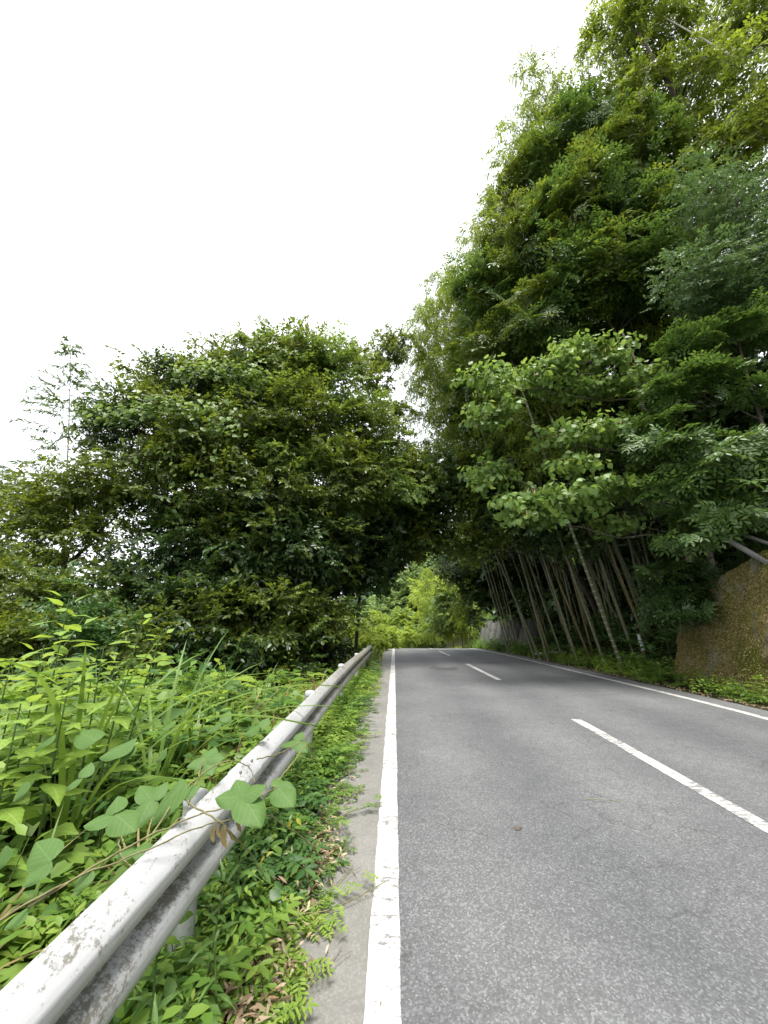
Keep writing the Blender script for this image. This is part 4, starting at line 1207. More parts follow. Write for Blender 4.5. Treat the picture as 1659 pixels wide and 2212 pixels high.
def plant_tpl(kind, lo=False):
    mb = MB()
    def lf(T, P, A, Nn, S, m=0):
        V, F = place_leaves(T, np.asarray(P, float), np.asarray(A, float), np.asarray(Nn, float), np.asarray(S, float))
        mb.add(V, F, m, np.tile(T[0][:, :2], (len(P), 1)))
    P, A, Nn, S = [], [], [], []
    T = T_OV
    if kind == 'herb':                        # upright, leaves spiralling, larger below
        h = 1.0; bend = rng.normal(size=2) * .12
        stem = np.stack([bend[0] * np.linspace(0, 1, 6) ** 2, bend[1] * np.linspace(0, 1, 6) ** 2, np.linspace(0, h, 6)], -1)
        mb.tube(stem, np.linspace(.010, .004, 6), 4, 1, False)
        nl = 18 if lo else 22
        for q in range(nl):
            t = .25 + .75 * q / (nl - 1)
            a = q * 2.4 + rng.normal() * .3
            r = np.array([math.cos(a), math.sin(a), 0])
            o = np.array([np.interp(t, np.linspace(0, 1, 6), stem[:, k]) for k in range(3)])
            P.append(o + r * .04); A.append(r + UP * (.15 + .5 * (t > .9)) - UP * .35 * (t < .6)); Nn.append(UP + r * .25 + rng.normal(size=3) * .2); S.append((.23 - .10 * t) * rng.uniform(.7, 1.25) * (.92 if lo else .85))
    elif kind == 'low':                       # low leafy tuft
        for q in range(20 if lo else 30):
            a = rng.uniform(0, 6.28); r = np.array([math.cos(a), math.sin(a), 0]); d = rng.uniform(.05, .5)
            P.append(r * d + UP * rng.uniform(.25, .95) * (1 - .5 * d)); A.append(r + rng.normal(size=3) * .4 + UP * .1); Nn.append(UP + rng.normal(size=3) * .3); S.append(rng.uniform(.18, .42) * (.72 if lo else .6))
    elif kind == 'pinnate':                   # compound leaves rising and arching out
        T = T_OB2 if lo else T_LEAFLET
        for f_ in range(5 if lo else 6):
            a = f_ * 1.257 + rng.normal() * .3; r = np.array([math.cos(a), math.sin(a), 0]); lat = np.array([-r[1], r[0], 0])
            L_ = rng.uniform(.7, 1.1)
            pth = bez([np.zeros(3), r * .25 * L_ + UP * .75 * L_, r * .95 * L_ + UP * .62 * L_], 9)
            mb.tube(pth[::2], [.010, .008, .007, .005, .003], 3, 1, False)
            for q in range(2, 9):
                for sg_ in (-1, 1):
                    P.append(pth[q]); A.append(lat * sg_ + r * .45 + UP * .05); Nn.append(UP + r * .2 + rng.normal(size=3) * .12); S.append(rng.uniform(.22, .29))
            P.append(pth[-1]); A.append(r); Nn.append(UP); S.append(.3)
    elif kind == 'mugwort':                   # lobed leaves: several narrow lobes from each stalk
        T = T_LAN
        mb.tube([(0, 0, 0), (.03, 0, .5), (0, .04, .9)], [.014, .010, .005], 4, 1, False)
        for q in range(11):
            t = .2 + .8 * q / 10; a = q * 2.4; r = np.array([math.cos(a), math.sin(a), 0]); lat = np.array([-r[1], r[0], 0])
            for (u, w, s_) in ((.26, 0, .24), (.15, .9, .18), (.15, -.9, .18), (.05, 1.3, .13), (.05, -1.3, .13)):
                P.append(UP * t * .9 + r * (.08 + u * .6)); A.append(r + lat * w + UP * .2); Nn.append(UP + rng.normal(size=3) * .1); S.append(s_ * rng.uniform(.9, 1.2))
    elif kind == 'lance':
        T = T_LAN
        mb.tube([(0, 0, 0), (.03, .01, .5), (.02, .05, 1.0)], [.012, .009, .004], 4, 1, False)
        nl = 16 if lo else 24
        for q in range(nl):
            t = .12 + .88 * q / (nl - 1); a = q * 2.4 + rng.normal() * .2; r = np.array([math.cos(a), math.sin(a), 0])
            P.append(np.array([.02, .03, 0]) * t + UP * t); A.append(r + UP * (.25 + .9 * (t > .85)) - UP * .35 * (t < .5)); Nn.append(UP + r * .3); S.append((.27 - .11 * t) * rng.uniform(.85, 1.15))
    elif kind == 'grass':
        for q in range(16):
            a = rng.uniform(0, 6.28); r = np.array([math.cos(a), math.sin(a), 0]); L_ = rng.uniform(.6, 1.1); lat = np.array([-r[1], r[0], 0])
            pth = bez([r * .02, r * .12 * L_ + UP * .7 * L_, r * rng.uniform(.35, .7) * L_ + UP * rng.uniform(.5, .85) * L_], 7)
            w = np.array([.010, .014, .014, .012, .009, .005, .001])
            V = np.concatenate([pth + lat * w[:, None], pth - lat * w[:, None]])
            mb.add(V, [[k, k + 1, 8 + k, 7 + k] for k in range(6)], 0)
    elif kind == 'fern':
        for f_ in range(6):
            a = f_ * 1.05 + rng.normal() * .25; r = np.array([math.cos(a), math.sin(a), 0]); lat = np.array([-r[1], r[0], 0]); L_ = rng.uniform(.75, 1.1)
            pth = bez([np.zeros(3), r * .35 * L_ + UP * .55 * L_, r * .95 * L_ + UP * .35 * L_], 14)
            mb.tube(pth[::3], [.008, .007, .005, .004, .002], 3, 1, False)
            for q in range(2, 14, 2 if lo else 1):
                w = .32 * math.sin(math.pi * (q / 15) ** .7) + .04
                for sg_ in (-1, 1):
                    P.append(pth[q]); A.append(lat * sg_ + r * .35 - UP * .1); Nn.append(UP + r * .1); S.append(w)
        T = T_LAN2
    if lo and T is T_OV: T = T_OV2
    if lo and T is T_LAN: T = T_LANW
    if P: lf(T, P, A, Nn, S)
    return mb.data()


PTL = {k: [plant_tpl(k, True) for _ in range(4)] for k in ('herb', 'low', 'pinnate', 'mugwort', 'lance', 'grass', 'fern')}
PT = {k: [plant_tpl(k) for _ in range(4)] for k in ('herb', 'low', 'pinnate', 'mugwort', 'lance', 'grass', 'fern')}


def scatter(name, label, cat, kinds, pts, sizes, leafmat, tilt=.18, lean=None):
    """Many small plants as one mass."""
    Vs, Fs, Ms, UVs, n0 = [], [], [], [], 0
    mats = [MAT[m] for m in leafmat] + [MAT['stem']]
    kk = rng.integers(0, len(kinds), len(pts))
    for p, s, k in zip(pts, sizes, kk):
        V, F, M, UV = (PT if p[1] < 3.3 and -2.6 < p[0] < 0 else PTL)[kinds[k]][rng.integers(0, 4)]
        a = rng.uniform(0, 6.28); c, sn = math.cos(a), math.sin(a)
        V = V @ np.array([[c, sn, 0], [-sn, c, 0], [0, 0, 1]]) * s * np.array([1, 1, rng.uniform(.85, 1.15)])
        sh = rng.normal(size=2) * tilt + (lean if lean is not None else 0)
        V = V + V[:, 2:3] * np.array([[sh[0], sh[1], 0]])
        Vs.append(V + p); Fs.append(F + n0); n0 += len(V)
        lm = int(np.clip(int(vnoise(np.array(p[0] * 1.7), np.array(p[1] * 1.7), 12) * 1.5 * len(leafmat) - .25 * len(leafmat) + rng.normal() * .45), 0, len(leafmat) - 1))
        Ms.append(np.where(M == 1, len(leafmat), lm)); UVs.append(UV)
    V, F, M, UV = map(np.concatenate, (Vs, Fs, Ms, UVs))
    return tag(link(name, mesh_np(name, V, F, mats, M, False, UV)), label, cat, kind="stuff")


def spots(n, x0, x1, y0, y1, ybias=1.0):
    X = rng.uniform(x0, x1, n); Y = y0 + (y1 - y0) * rng.random(n) ** ybias
    return np.stack([X, Y, gz(X, Y) - .02], -1)


# left bank: waist-high growth behind the rail, taller further out
p = spots(1750, -7.5, -1.22, .6, 12.5, 1.5)
p = p[(p[:, 0] > -1.3 * p[:, 1] - 1.6)]
d = -1.2 - p[:, 0]
s = (.40 + .80 * smooth(.2, 2.2, d)) * (.55 + .9 * vnoise(p[:, 0] * 1.1, p[:, 1] * .9, 41)) * rng.uniform(.75, 1.2, len(p)) * (1 - .30 * smooth(6, 11, p[:, 1]))
scatter("bank_undergrowth", "waist-high mixed green weeds covering the bank behind the guardrail", "undergrowth", ['herb', 'herb', 'low', 'mugwort', 'low', 'fern', 'grass', 'pinnate'], p, s, ['weed_dark', 'weed', 'weed', 'weed_lime'])
p = spots(70, -5, -1.3, 1.2, 9, 1.2)
scatter("dry_stalks", "dry straw-coloured grass stalks scattered among the bank weeds", "grass", ['grass'], p, rng.uniform(.5, 1.0, len(p)), ['withered'])
p = spots(420, -2.1, -1.08, .8, 15, 1.3)
scatter("bank_edge_weeds", "bright leafy weeds pressed against the back of the guardrail", "undergrowth", ['herb', 'low', 'pinnate', 'mugwort', 'fern'], p, rng.uniform(.22, .50, len(p)), ['weed', 'weed_lime', 'weed'])
# strip between rail and shoulder
p = spots(820, -1.05, -.56, 1.0, 16.5, 1.5)
bare = np.minimum(((p[:, 0] + .66) / .15) ** 2 + ((p[:, 1] - 2.18) / .28) ** 2, ((p[:, 0] + .57) / .11) ** 2 + ((p[:, 1] - 3.1) / .22) ** 2)
p = p[bare > 1]
s = rng.uniform(.11, .22, len(p)) + .20 * smooth(.62, .95, -p[:, 0]) * rng.uniform(.3, 1.2, len(p))
scatter("verge_weeds", "low green herbs between the guardrail and the concrete shoulder", "weeds", ['low', 'pinnate', 'mugwort', 'pinnate', 'low', 'herb'], p, s, ['weed_dark', 'weed', 'weed', 'weed_lime'])
p = spots(210, -.62, -.43, 1.6, 14, 1.2)
scatter("verge_fringe", "small pinnate sprigs creeping over the shoulder edge", "weeds", ['pinnate', 'low', 'pinnate'], p, rng.uniform(.08, .17, len(p)), ['weed', 'weed_dark', 'weed_lime'], lean=np.array([.35, 0]))
# right verge and the foot of the bank
p = spots(800, 6.72, 8.3, 3.5, 34, 1.2)
p = p[(p[:, 0] < 7.45) | (p[:, 1] > 11.6)]
s = rng.uniform(.26, .46, len(p)) + .22 * smooth(6.9, 8.0, p[:, 0])
scatter("verge_weeds", "low weeds along the right-hand verge below the bamboo and mossy wall", "weeds", ['herb', 'low', 'low', 'mugwort', 'grass', 'fern'], p, s, ['weed', 'weed', 'weed_lime', 'weed'])
p = spots(620, 8.4, 12.5, 12, 28, 1.0)
scatter("bank_undergrowth", "dark shaded undergrowth on the bank among the bamboo feet", "undergrowth", ['herb', 'low', 'fern', 'herb'], p, rng.uniform(.7, 1.6, len(p)), ['tree_dark', 'weed_dark', 'tree_dark'])
p = np.concatenate([spots(110, 6.75, 7.3, 22, 37, 1.0), spots(60, 8.0, 9.0, 22, 37, 1.0) + [0, 0, 1.4]])
scatter("wall_growth", "weeds and creepers half covering the far retaining wall", "undergrowth", ['herb', 'low', 'grass'], p, rng.uniform(.55, 1.15, len(p)), ['weed', 'weed_dark', 'weed'])
p = spots(900, 8.5, 26, 26, 75, 1.0)
scatter("bank_thicket", "green thicket on the bank further along the road", "undergrowth", ['herb', 'low', 'low'], p, rng.uniform(1.2, 3.0, len(p)), ['tree_dark', 'weed_dark', 'weed'])
p = spots(260, 8.9, 11.5, 3.5, 12.2, 1.0)
scatter("bank_top_weeds", "shaded leafy growth on the bank above the mossy wall", "undergrowth", ['herb', 'low', 'fern'], p, rng.uniform(.5, .9, len(p)), ['tree_dark', 'weed_dark'])
# verge beyond the rail's end, and the slope further down
p = np.concatenate([spots(420, -4.5, -.55, 16, 42, 1.0), spots(200, 6.7, 8.0, 33, 50, 1.0)])
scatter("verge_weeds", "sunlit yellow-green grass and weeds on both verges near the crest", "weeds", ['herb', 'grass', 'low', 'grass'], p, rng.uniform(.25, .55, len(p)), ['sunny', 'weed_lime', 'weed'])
p = spots(640, -24, -4.0, 9, 40, .8)
scatter("slope_undergrowth", "dim thicket on the ground under and behind the left trees", "undergrowth", ['herb', 'low', 'herb'], p, rng.uniform(.8, 1.7, len(p)), ['tree_dark', 'weed_dark'])

# broad leaves of creeping kudzu lying over the bank weeds
n = 420
X = -1.35 - 3.4 * rng.random(n) ** 1.3; Y = 2.3 + 5.5 * rng.random(n) ** 1.2
keep = vnoise(X * 1.6, Y * 1.6, 51) > .42
X, Y = X[keep], Y[keep]
hgt = (.42 + .62 * smooth(.2, 2.2, -1.2 - X)) * rng.uniform(.7, 1.15, len(X))
Pk = np.stack([X, Y, gz(X, Y) + hgt], -1)
V, F = place_leaves(T_ROUND, Pk, rng.normal(size=Pk.shape) * [.8, .8, .3] + [.2, -.4, -.3], rng.normal(size=Pk.shape) * .4 + [.15, -.35, 1], rng.uniform(.08, .155, len(Pk)))
tag(link("kudzu_cover", mesh_np("kudzu_cover", V, F, MAT['kudzu_far'], None, True)), "broad rounded kudzu leaves spread over the bank weeds", "vine", kind="stuff")

# fallen dry leaves
def litter(name, label, pts, size):
    n = len(pts)
    A = rng.normal(size=(n, 3)) * [1, 1, .18]; Nn = UP + rng.normal(size=(n, 3)) * .35
    V, F = place_leaves(T_LAN, pts, A, Nn, size * rng.uniform(.5, 1.3, n))
    return tag(link(name, mesh_np(name, V, F, MAT['litter'])), label, "leaf litter", kind="stuff")


def road_pts(X, Y, lift):
    return np.stack([X, Y, zr(Y) + lift], -1)


Y = 1.2 + 15 * rng.random(2600) ** 1.5
X = -.60 + rng.normal(size=2600) * .10
m = vnoise(Y * 1.1, Y * 0, 21) + rng.normal(size=2600) * .12 > .42
litter("dry_leaves", "pale dry bamboo leaves littering the shoulder edge by the guardrail", road_pts(X[m], Y[m], .012 + .02 * rng.random(m.sum())), .05)
q = rng.normal(size=(420, 2)) * [.10, .24] + [-.66, 2.18]
q2 = rng.normal(size=(300, 2)) * [.09, .22] + [-.55, 3.1]
q = np.concatenate([q, q2])
litter("dry_leaves", "heap of straw-coloured dry leaves on bare ground in the near verge", road_pts(q[:, 0], q[:, 1], .02 + .06 * rng.random(len(q))), .06)
Y = 4 + 26 * rng.random(2200) ** 1.4
X = 6.62 + np.abs(rng.normal(size=2200)) * .14 - .06
litter("dry_leaves", "brown leaf litter lining the right edge of the asphalt", road_pts(X, Y, .015 + .02 * rng.random(2200)), .065)
Y = 2 + 14 * rng.random(60)
litter("dry_leaves", "scattered leaf bits on the shoulder and white edge line", road_pts(-.5 + .55 * rng.random(60), Y, .010), .03)

# moss on the wall
NM = 30000
ii, jj = rng.integers(int(NY * .25), NY, NM), rng.integers(2, NZ, NM)
Pm = wall_pts[ii, jj] + (wall_pts[ii, jj - 1] - wall_pts[ii, jj]) * rng.random((NM, 1)) + (wall_pts[ii - 1, jj] - wall_pts[ii, jj]) * rng.random((NM, 1))
keep = vnoise(Pm[:, 1] * 1.4, Pm[:, 2] * 1.8, 31) + .45 * vnoise(Pm[:, 1] * 6, Pm[:, 2] * 3, 32) + .3 * rng.random(NM) > .62
Pm = Pm[keep] - [.008, 0, 0]
Am = np.array([-.55, 0, -.8]) + rng.normal(size=Pm.shape) * .45
V, F = place_leaves(T_OB2, Pm - [7.6, 8, 0], Am, np.array([-1, 0, .4]) + rng.normal(size=Pm.shape) * .3, rng.uniform(.018, .055, len(Pm)))
o = link("moss", mesh_np("moss", V, F, MAT['moss']), mw); o["kind"] = "stuff"

# ------------------------------------------------------------------ single plants one can pick out
def leaf_mesh(name, T, mat, smooth=True):
    V, F = T
    return mesh_np(name, V, F, MAT[mat], None, smooth, V[:, :2])


def ribbed(ws, fold, droop, n_across=3, curl=.1):
    """A finer leaf: several columns either side of the midrib, arched across and along."""
    ws = np.asarray(ws, float); n = len(ws)
    x = np.linspace(0, 1, n)
    u = np.linspace(-1, 1, 2 * n_across + 1)
    X = np.repeat(x[:, None], len(u), 1)
    Yv = ws[:, None] * u[None]
    Z = -droop * X ** 2 + fold * np.abs(Yv) - curl * (np.abs(u)[None] ** 2) * ws[:, None] + .022 * np.sin(X * 9 + np.abs(u)[None] * 2.2 + np.sign(u)[None]) * np.abs(u)[None]
    V = np.stack([X - .06 * (np.abs(u)[None] ** 2) * (ws[:, None] / max(ws)), Yv, Z], -1).reshape(-1, 3)
    m = len(u)
    F = []
    for i in range(n - 1):
        for j in range(m - 1):
            a = i * m + j
            F += [(a, a + m, a + m + 1), (a, a + m + 1, a + 1)]
    return V, np.array(F)


ME = {
    'tall': [leaf_mesh("leaf", ribbed([.02, .20, .30, .27, .26, .17, .09, .015], .35, d, 2, .25), 'tallweed') for d in (.12, .28)],
    'lance': [leaf_mesh("leaf", ribbed([.01, .07, .10, .105, .09, .06, .03, .004], .5, d, 1, .1), 'lance') for d in (.15, .4)],
    'kudzu': [leaf_mesh("leaf", ribbed([.12, .36, .44, .48, .50, .49, .46, .40, .31, .19, .02], .10, d, 4, .26), 'kudzu') for d in (.05, .22)],
    'dead': [leaf_mesh("withered_leaf", ribbed([.04, .13, .19, .16, .18, .09, .02], .9, .5, 3, .5), 'withered')],
    'yellow': [leaf_mesh("leaf", ribbed([.03, .20, .26, .22, .14, .03], .4, .2, 2, .2), 'yellowleaf')],
}
bl = []
for d in (.25, .55, .85):
    x_ = np.linspace(0, 1, 12)
    w = .0075 * np.sin(math.pi * np.clip(x_ * .86 + .14, 0, 1)) ** .6
    c = np.stack([d * x_ ** 2.2, 0 * x_, x_ * (1 - .45 * d * x_ ** 2)], -1)
    V = np.concatenate([c + np.array([0, 1, 0]) * w[:, None], c - np.array([.0, 0, .004]), c - np.array([0, 1, 0]) * w[:, None]])
    F = [[k, k + 1, 13 + k, 12 + k] for k in range(11)] + [[12 + k, 13 + k, 25 + k, 24 + k] for k in range(11)]
    bl.append(mesh_np("blade", V, F, MAT['grass'], None, True))
ME['blade'] = bl


def put_leaf(parent, me, P, A, Nn, S, name="leaf"):
    A = unit(np.asarray(A, float)); sd = unit(np.cross(Nn, A)); nn = np.cross(A, sd)
    o = bpy.data.objects.new(name, me)
    col.objects.link(o)
    o.parent = parent
    M = Matrix.Identity(4)
    for k in range(3):
        M[k][0], M[k][1], M[k][2], M[k][3] = A[k] * S, sd[k] * S, nn[k] * S, P[k]
    o.matrix_local = M
    return o


def tall_weed(px, py, Y, label, leaves=18, size=.16, group="tall leafy weeds on the bank", lean=(0, 0)):
    top = at(px, py, Y)
    base = np.array([top[0] - lean[0], Y - lean[1], float(gz(top[0], Y))])
    t = tag(empty("tall_weed", base), label, "weed", group)
    h = top - base
    pth = bez([np.zeros(3), h * [.2, .2, .55], h], 10)
    link("stem", MB().tube(pth, np.linspace(.009, .0035, 10), 6).mesh("stem", MAT['stem'], True), t)
    for q in range(leaves):
        tt_ = .38 + .62 * (q / (leaves - 1)) ** .85
        a = q * 2.4 + rng.normal() * .25
        r = np.array([math.cos(a), math.sin(a), 0])
        o = np.array([np.interp(tt_, np.linspace(0, 1, 10), pth[:, k]) for k in range(3)])
        s_ = size * (1.15 - .6 * tt_ ** 3) * rng.uniform(.85, 1.15)
        put_leaf(t, ME['tall'][q % 2], o + r * .05 + UP * .01, r + UP * (.12 if tt_ < .95 else .7) + rng.normal(size=3) * .12, UP + r * .1 + rng.normal(size=3) * .15, s_)


tall_weed(150, 1292, 3.1, "tallest leafy weed, its dark stem rising alone above the bank", 26, .22)
tall_weed(312, 1338, 3.0, "leafy weed leaning right, second tallest above the bank", 20, .18, lean=(.18, 0))
tall_weed(352, 1358, 3.2, "slim weed beside the second tallest, with small pale flowers", 18, .15, lean=(.2, 0))
tall_weed(95, 1395, 2.8, "broad leafy weed just left of the tallest weed's stem", 22, .19)
tall_weed(25, 1425, 2.6, "leafy weed cut by the left edge below the bush", 22, .19)
tall_weed(225, 1395, 3.1, "leafy weed between the tallest weed and the grass clump", 22, .19)
tall_weed(45, 1520, 2.3, "low broad-leaved weed at the left edge above the big kudzu leaves", 22, .19)
tall_weed(150, 1470, 2.5, "leafy weed in front of the tallest weed's foot", 22, .19)
tall_weed(470, 1500, 4.6, "leafy weed standing where the bank meets the dark thicket", 14, .16)


def grass_clump(px, py, Y, h, n, label, spread=.5):
    g = at(px, py, Y)
    base = np.array([g[0], Y, float(gz(g[0], Y))])
    t = tag(empty("grass_clump", base), label, "grass", "grass clumps on the bank")
    for q in range(n):
        a = rng.uniform(0, 6.28)
        tl = abs(rng.normal()) * .22 * spread
        r = np.array([math.cos(a), math.sin(a), 0]); lat = np.array([-r[1], r[0], 0])
        z = unit(UP + r * tl)
        o = bpy.data.objects.new("blade", ME['blade'][q % 3]); col.objects.link(o); o.parent = t
        x_ = unit(np.cross(lat, z)) ; S = h * rng.uniform(.65, 1.12)
        M = Matrix.Identity(4)
        for k in range(3):
            M[k][0], M[k][1], M[k][2], M[k][3] = x_[k] * S, lat[k] * S * 1.15, z[k] * S, (r * rng.uniform(0, .07))[k]
        o.matrix_local = M


grass_clump(205, 1420, 2.9, 1.95, 13, "tall upright grass clump beside the tallest weed", .6)
grass_clump(365, 1440, 3.6, 1.75, 18, "arching grass clump in front of the dark thicket", .9)
grass_clump(430, 1500, 4.4, 1.3, 18, "spreading grass clump in the middle of the bank")
grass_clump(560, 1470, 6.6, 1.25, 16, "grass clump sprouting near the far weeds by the rail")
grass_clump(500, 1490, 5.6, 1.25, 16, "fine grass clump between the two arching clumps")
grass_clump(110, 1640, 2.0, 1.25, 9, "few long grass blades arching over the near weeds at the left", 1.2)
grass_clump(1652, 1500, 8.35, .6, 12, "dry-tipped grass tuft at the foot of the mossy wall", 1.2)

# kudzu sprawling over the guardrail
kb = np.array([-1.45, 1.9, float(gz(-1.45, 1.9))])
kz = tag(empty("kudzu_vine", kb), "kudzu with big three-part leaves sprawling over the near guardrail", "vine")


def k_leaf(x0, y0, x1, y1, Y, dY=0.0, wide=1.0, kind='kudzu', nrm=(0, -.45, 1), name="leaf"):
    a, b = at(x0, y0, Y), at(x1, y1, Y + dY)
    S = float(np.linalg.norm(b - a)) * .86
    o = put_leaf(kz, ME[kind][rng.integers(0, len(ME[kind]))], a - kb, b - a, np.array(nrm, float) + rng.normal(size=3) * .12, S, name)
    o.scale = (o.scale[0], o.scale[1] * wide * .84, o.scale[2])


for (x0, y0, x1, y1, Y, dY) in ((523, 1722, 508, 1676, 1.96, .10), (523, 1722, 584, 1690, 1.96, .03), (523, 1722, 455, 1722, 1.96, .0), (523, 1722, 572, 1778, 1.96, -.12),
                                (446, 1640, 396, 1658, 2.25, -.05), (446, 1640, 470, 1608, 2.25, .10), (446, 1640, 490, 1630, 2.25, .0), (446, 1640, 460, 1680, 2.25, -.08),
                                (327, 1727, 298, 1690, 1.95, .06), (327, 1727, 368, 1680, 1.95, .08), (327, 1727, 290, 1788, 1.95, -.12), (400, 1690, 300, 1782, 1.9, -.08), (393, 1724, 436, 1684, 2.0, .05),
                                (599, 1700, 646, 1706, 2.1, .0), (599, 1700, 602, 1668, 2.1, .08), (599, 1700, 640, 1748, 2.1, -.10),
                                (250, 1760, 168, 1786, 1.75, -.04), (250, 1756, 254, 1712, 1.75, .08), (250, 1760, 300, 1800, 1.75, -.06),
                                (293, 1602, 200, 1640, 2.2, -.05), (290, 1610, 250, 1655, 2.2, -.06), (110, 1860, 35, 1925, 1.5, -.06), (110, 1860, 70, 1810, 1.5, .05), (60, 1690, 20, 1740, 1.8, -.04),
                                (290, 1838, 350, 1830, 1.7, .02), (290, 1838, 240, 1850, 1.7, -.04), (20, 1830, -30, 1900, 1.5, -.03), (120, 1590, 60, 1620, 2.3, -.05), (60, 1970, 0, 2010, 1.35, -.03),
                                (640, 1600, 600, 1612, 3.0, .0), (640, 1600, 655, 1572, 3.0, .08), (640, 1600, 668, 1622, 3.0, -.08), (560, 1570, 520, 1590, 2.9, .0), (560, 1570, 585, 1545, 2.9, .08),
                                (480, 1560, 440, 1585, 2.8, .0), (480, 1560, 500, 1530, 2.8, .08), (360, 1620, 330, 1650, 2.2, .0), (380, 1560, 340, 1570, 2.5, .03), (180, 1680, 130, 1700, 1.9, .0), (180, 1680, 200, 1640, 1.9, .06),
                                (200, 1880, 150, 1935, 1.5, -.05), (210, 1600, 160, 1575, 2.4, .05)):
    k_leaf(x0, y0, x1, y1, Y, dY)
for (x0, y0, x1, y1, Y, dY) in ((462, 1785, 452, 1840, 1.82, 0), (484, 1782, 478, 1862, 1.84, 0), (495, 1790, 505, 1835, 1.88, 0), (470, 1780, 468, 1828, 1.80, 0), (512, 1768, 520, 1815, 1.95, 0)):
    k_leaf(x0, y0, x1, y1, Y, dY, .8, 'dead', (0, -1, .2), "withered_leaf")
for (x0, y0, x1, y1, Y, dY) in ((530, 1760, 522, 1790, 1.9, -.02), (572, 1850, 556, 1870, 2.0, 0), (575, 1850, 590, 1835, 2.0, 0), (630, 1770, 618, 1795, 2.2, 0), (640, 1768, 655, 1785, 2.2, 0)):
    k_leaf(x0, y0, x1, y1, Y, dY, 1, 'yellow')
for pts in (((-40, 2010, 1.25), (150, 1900, 1.45), (310, 1840, 1.62), (430, 1785, 1.82), (520, 1765, 1.95)), ((60, 1960, 1.35), (260, 1835, 1.6), (420, 1760, 1.85), (530, 1735, 2.0), (600, 1700, 2.1)),
            ((390, 1725, 1.9), (470, 1770, 1.83), (530, 1830, 1.95), (575, 1900, 2.02)), ((330, 1800, 1.7), (400, 1700, 2.0), (480, 1640, 2.2), (540, 1650, 2.35), (550, 1690, 2.3)),
            ((590, 1700, 2.1), (640, 1640, 2.3), (665, 1600, 2.45), (674, 1640, 2.45)), ((520, 1740, 1.95), (600, 1770, 2.2), (680, 1830, 2.6), (720, 1900, 2.7)), ((250, 1760, 1.75), (260, 1850, 1.65), (300, 1890, 1.6)),
            ((440, 1640, 2.25), (420, 1700, 2.1), (400, 1760, 1.95)), ((555, 1640, 2.45), (600, 1630, 2.6), (640, 1610, 2.8), (670, 1590, 2.9))):
    c = np.array([at(*q) for q in pts]) - kb
    s_ = np.linspace(0, len(c) - 1, 26)
    sm = np.stack([np.interp(s_, np.arange(len(c)), c[:, k]) for k in range(3)], -1)
    for _ in range(6):
        sm[1:-1] = (sm[:-2] + 2 * sm[1:-1] + sm[2:]) / 4
    sm[1:-1] += rng.normal(size=(24, 3)) * .002
    link("vine_stem", MB().tube(sm, np.linspace(.0036, .0022, 26), 6).mesh("vine_stem", MAT['vine'], True), kz)


# lance-leaved weeds by the near rail
def lance_weed(X, Y, h, label, n=16, size=.15):
    base = np.array([X, Y, float(zr(Y)) - .03])
    t = tag(empty("lance_leaved_weed", base), label, "weed", "lance-leaved weeds on the near verge")
    top = np.array([rng.normal() * .05, rng.normal() * .05, h])
    pth = bez([np.zeros(3), top * [.2, .2, .5], top], 8)
    link("stem", MB().tube(pth, np.linspace(.006, .003, 8), 6).mesh("stem", MAT['stem'], True), t)
    for q in range(n):
        tt_ = .15 + .85 * q / (n - 1)
        a = q * 2.4 + rng.normal() * .2; r = np.array([math.cos(a), math.sin(a), 0])
        o = np.array([np.interp(tt_, np.linspace(0, 1, 8), pth[:, k]) for k in range(3)])
        put_leaf(t, ME['lance'][q % 2], o, r + UP * (.35 if tt_ < .85 else 1.4), UP + r * .2, size * (1.15 - .55 * tt_) * rng.uniform(.85, 1.15))


lance_weed(-.86, 1.75, .42, "lance-leaved weed touching the lower rail at the bottom left")
lance_weed(-.78, 1.62, .36, "lance-leaved weed nearest the bottom edge beside the rail")
lance_weed(-.80, 2.05, .50, "tallest lance-leaved weed in front of the lower rail")
lance_weed(-.70, 1.95, .30, "short lance-leaved weed between the rail and the dry-leaf heap", 12, .12)
lance_weed(-.84, 2.45, .42, "lance-leaved weed below the withered kudzu leaves", 22, .19)
lance_weed(-.92, 1.45, .34, "lance-leaved weed in the bottom left corner under the rail", 14, .15)
lance_weed(-.74, 2.9, .34, "lance-leaved weed by the rail past the kudzu", 12, .12)


def creeping_stem(pts, label, sprigs, mat='weed'):
    c = np.array([[x, y, float(zr(y)) + z] for (x, y, z) in pts])
    t = tag(empty("creeping_vine", c[0]), label, "vine", "creepers on the shoulder")
    s_ = np.linspace(0, len(c) - 1, 20)
    sm = np.stack([np.interp(s_, np.arange(len(c)), c[:, k]) for k in range(3)], -1)
    for _ in range(4): sm[1:-1] = (sm[:-2] + 2 * sm[1:-1] + sm[2:]) / 4
    sm[:, 2] = np.maximum(sm[:, 2], zr(sm[:, 1]) + .012)
    link("stem", MB().tube(sm - c[0], np.linspace(.004, .002, 20), 5).mesh("stem", MAT['vine'], True), t)
    P, A = [], []
    for q in range(sprigs):
        o = sm[int(19 * (.35 + .65 * (q + .5) / sprigs))]
        a = rng.uniform(0, 6.28); r = np.array([math.cos(a), math.sin(a), 0]); lat = np.array([-r[1], r[0], 0])
        for w in range(6):
            for sg_ in (-1, 1):
                P.append(o - c[0] + r * (.02 + .018 * w) + UP * .02); A.append(lat * sg_ + r * .4 + UP * .1)
    P, A = np.array(P), np.array(A)
    V, F = place_leaves(T_OB2, P, A, UP + rng.normal(size=P.shape) * .25, rng.uniform(.028, .045, len(P)))
    o = link("leaflets", mesh_np("leaflets", V, F, MAT[mat]), t); o["kind"] = "stuff"


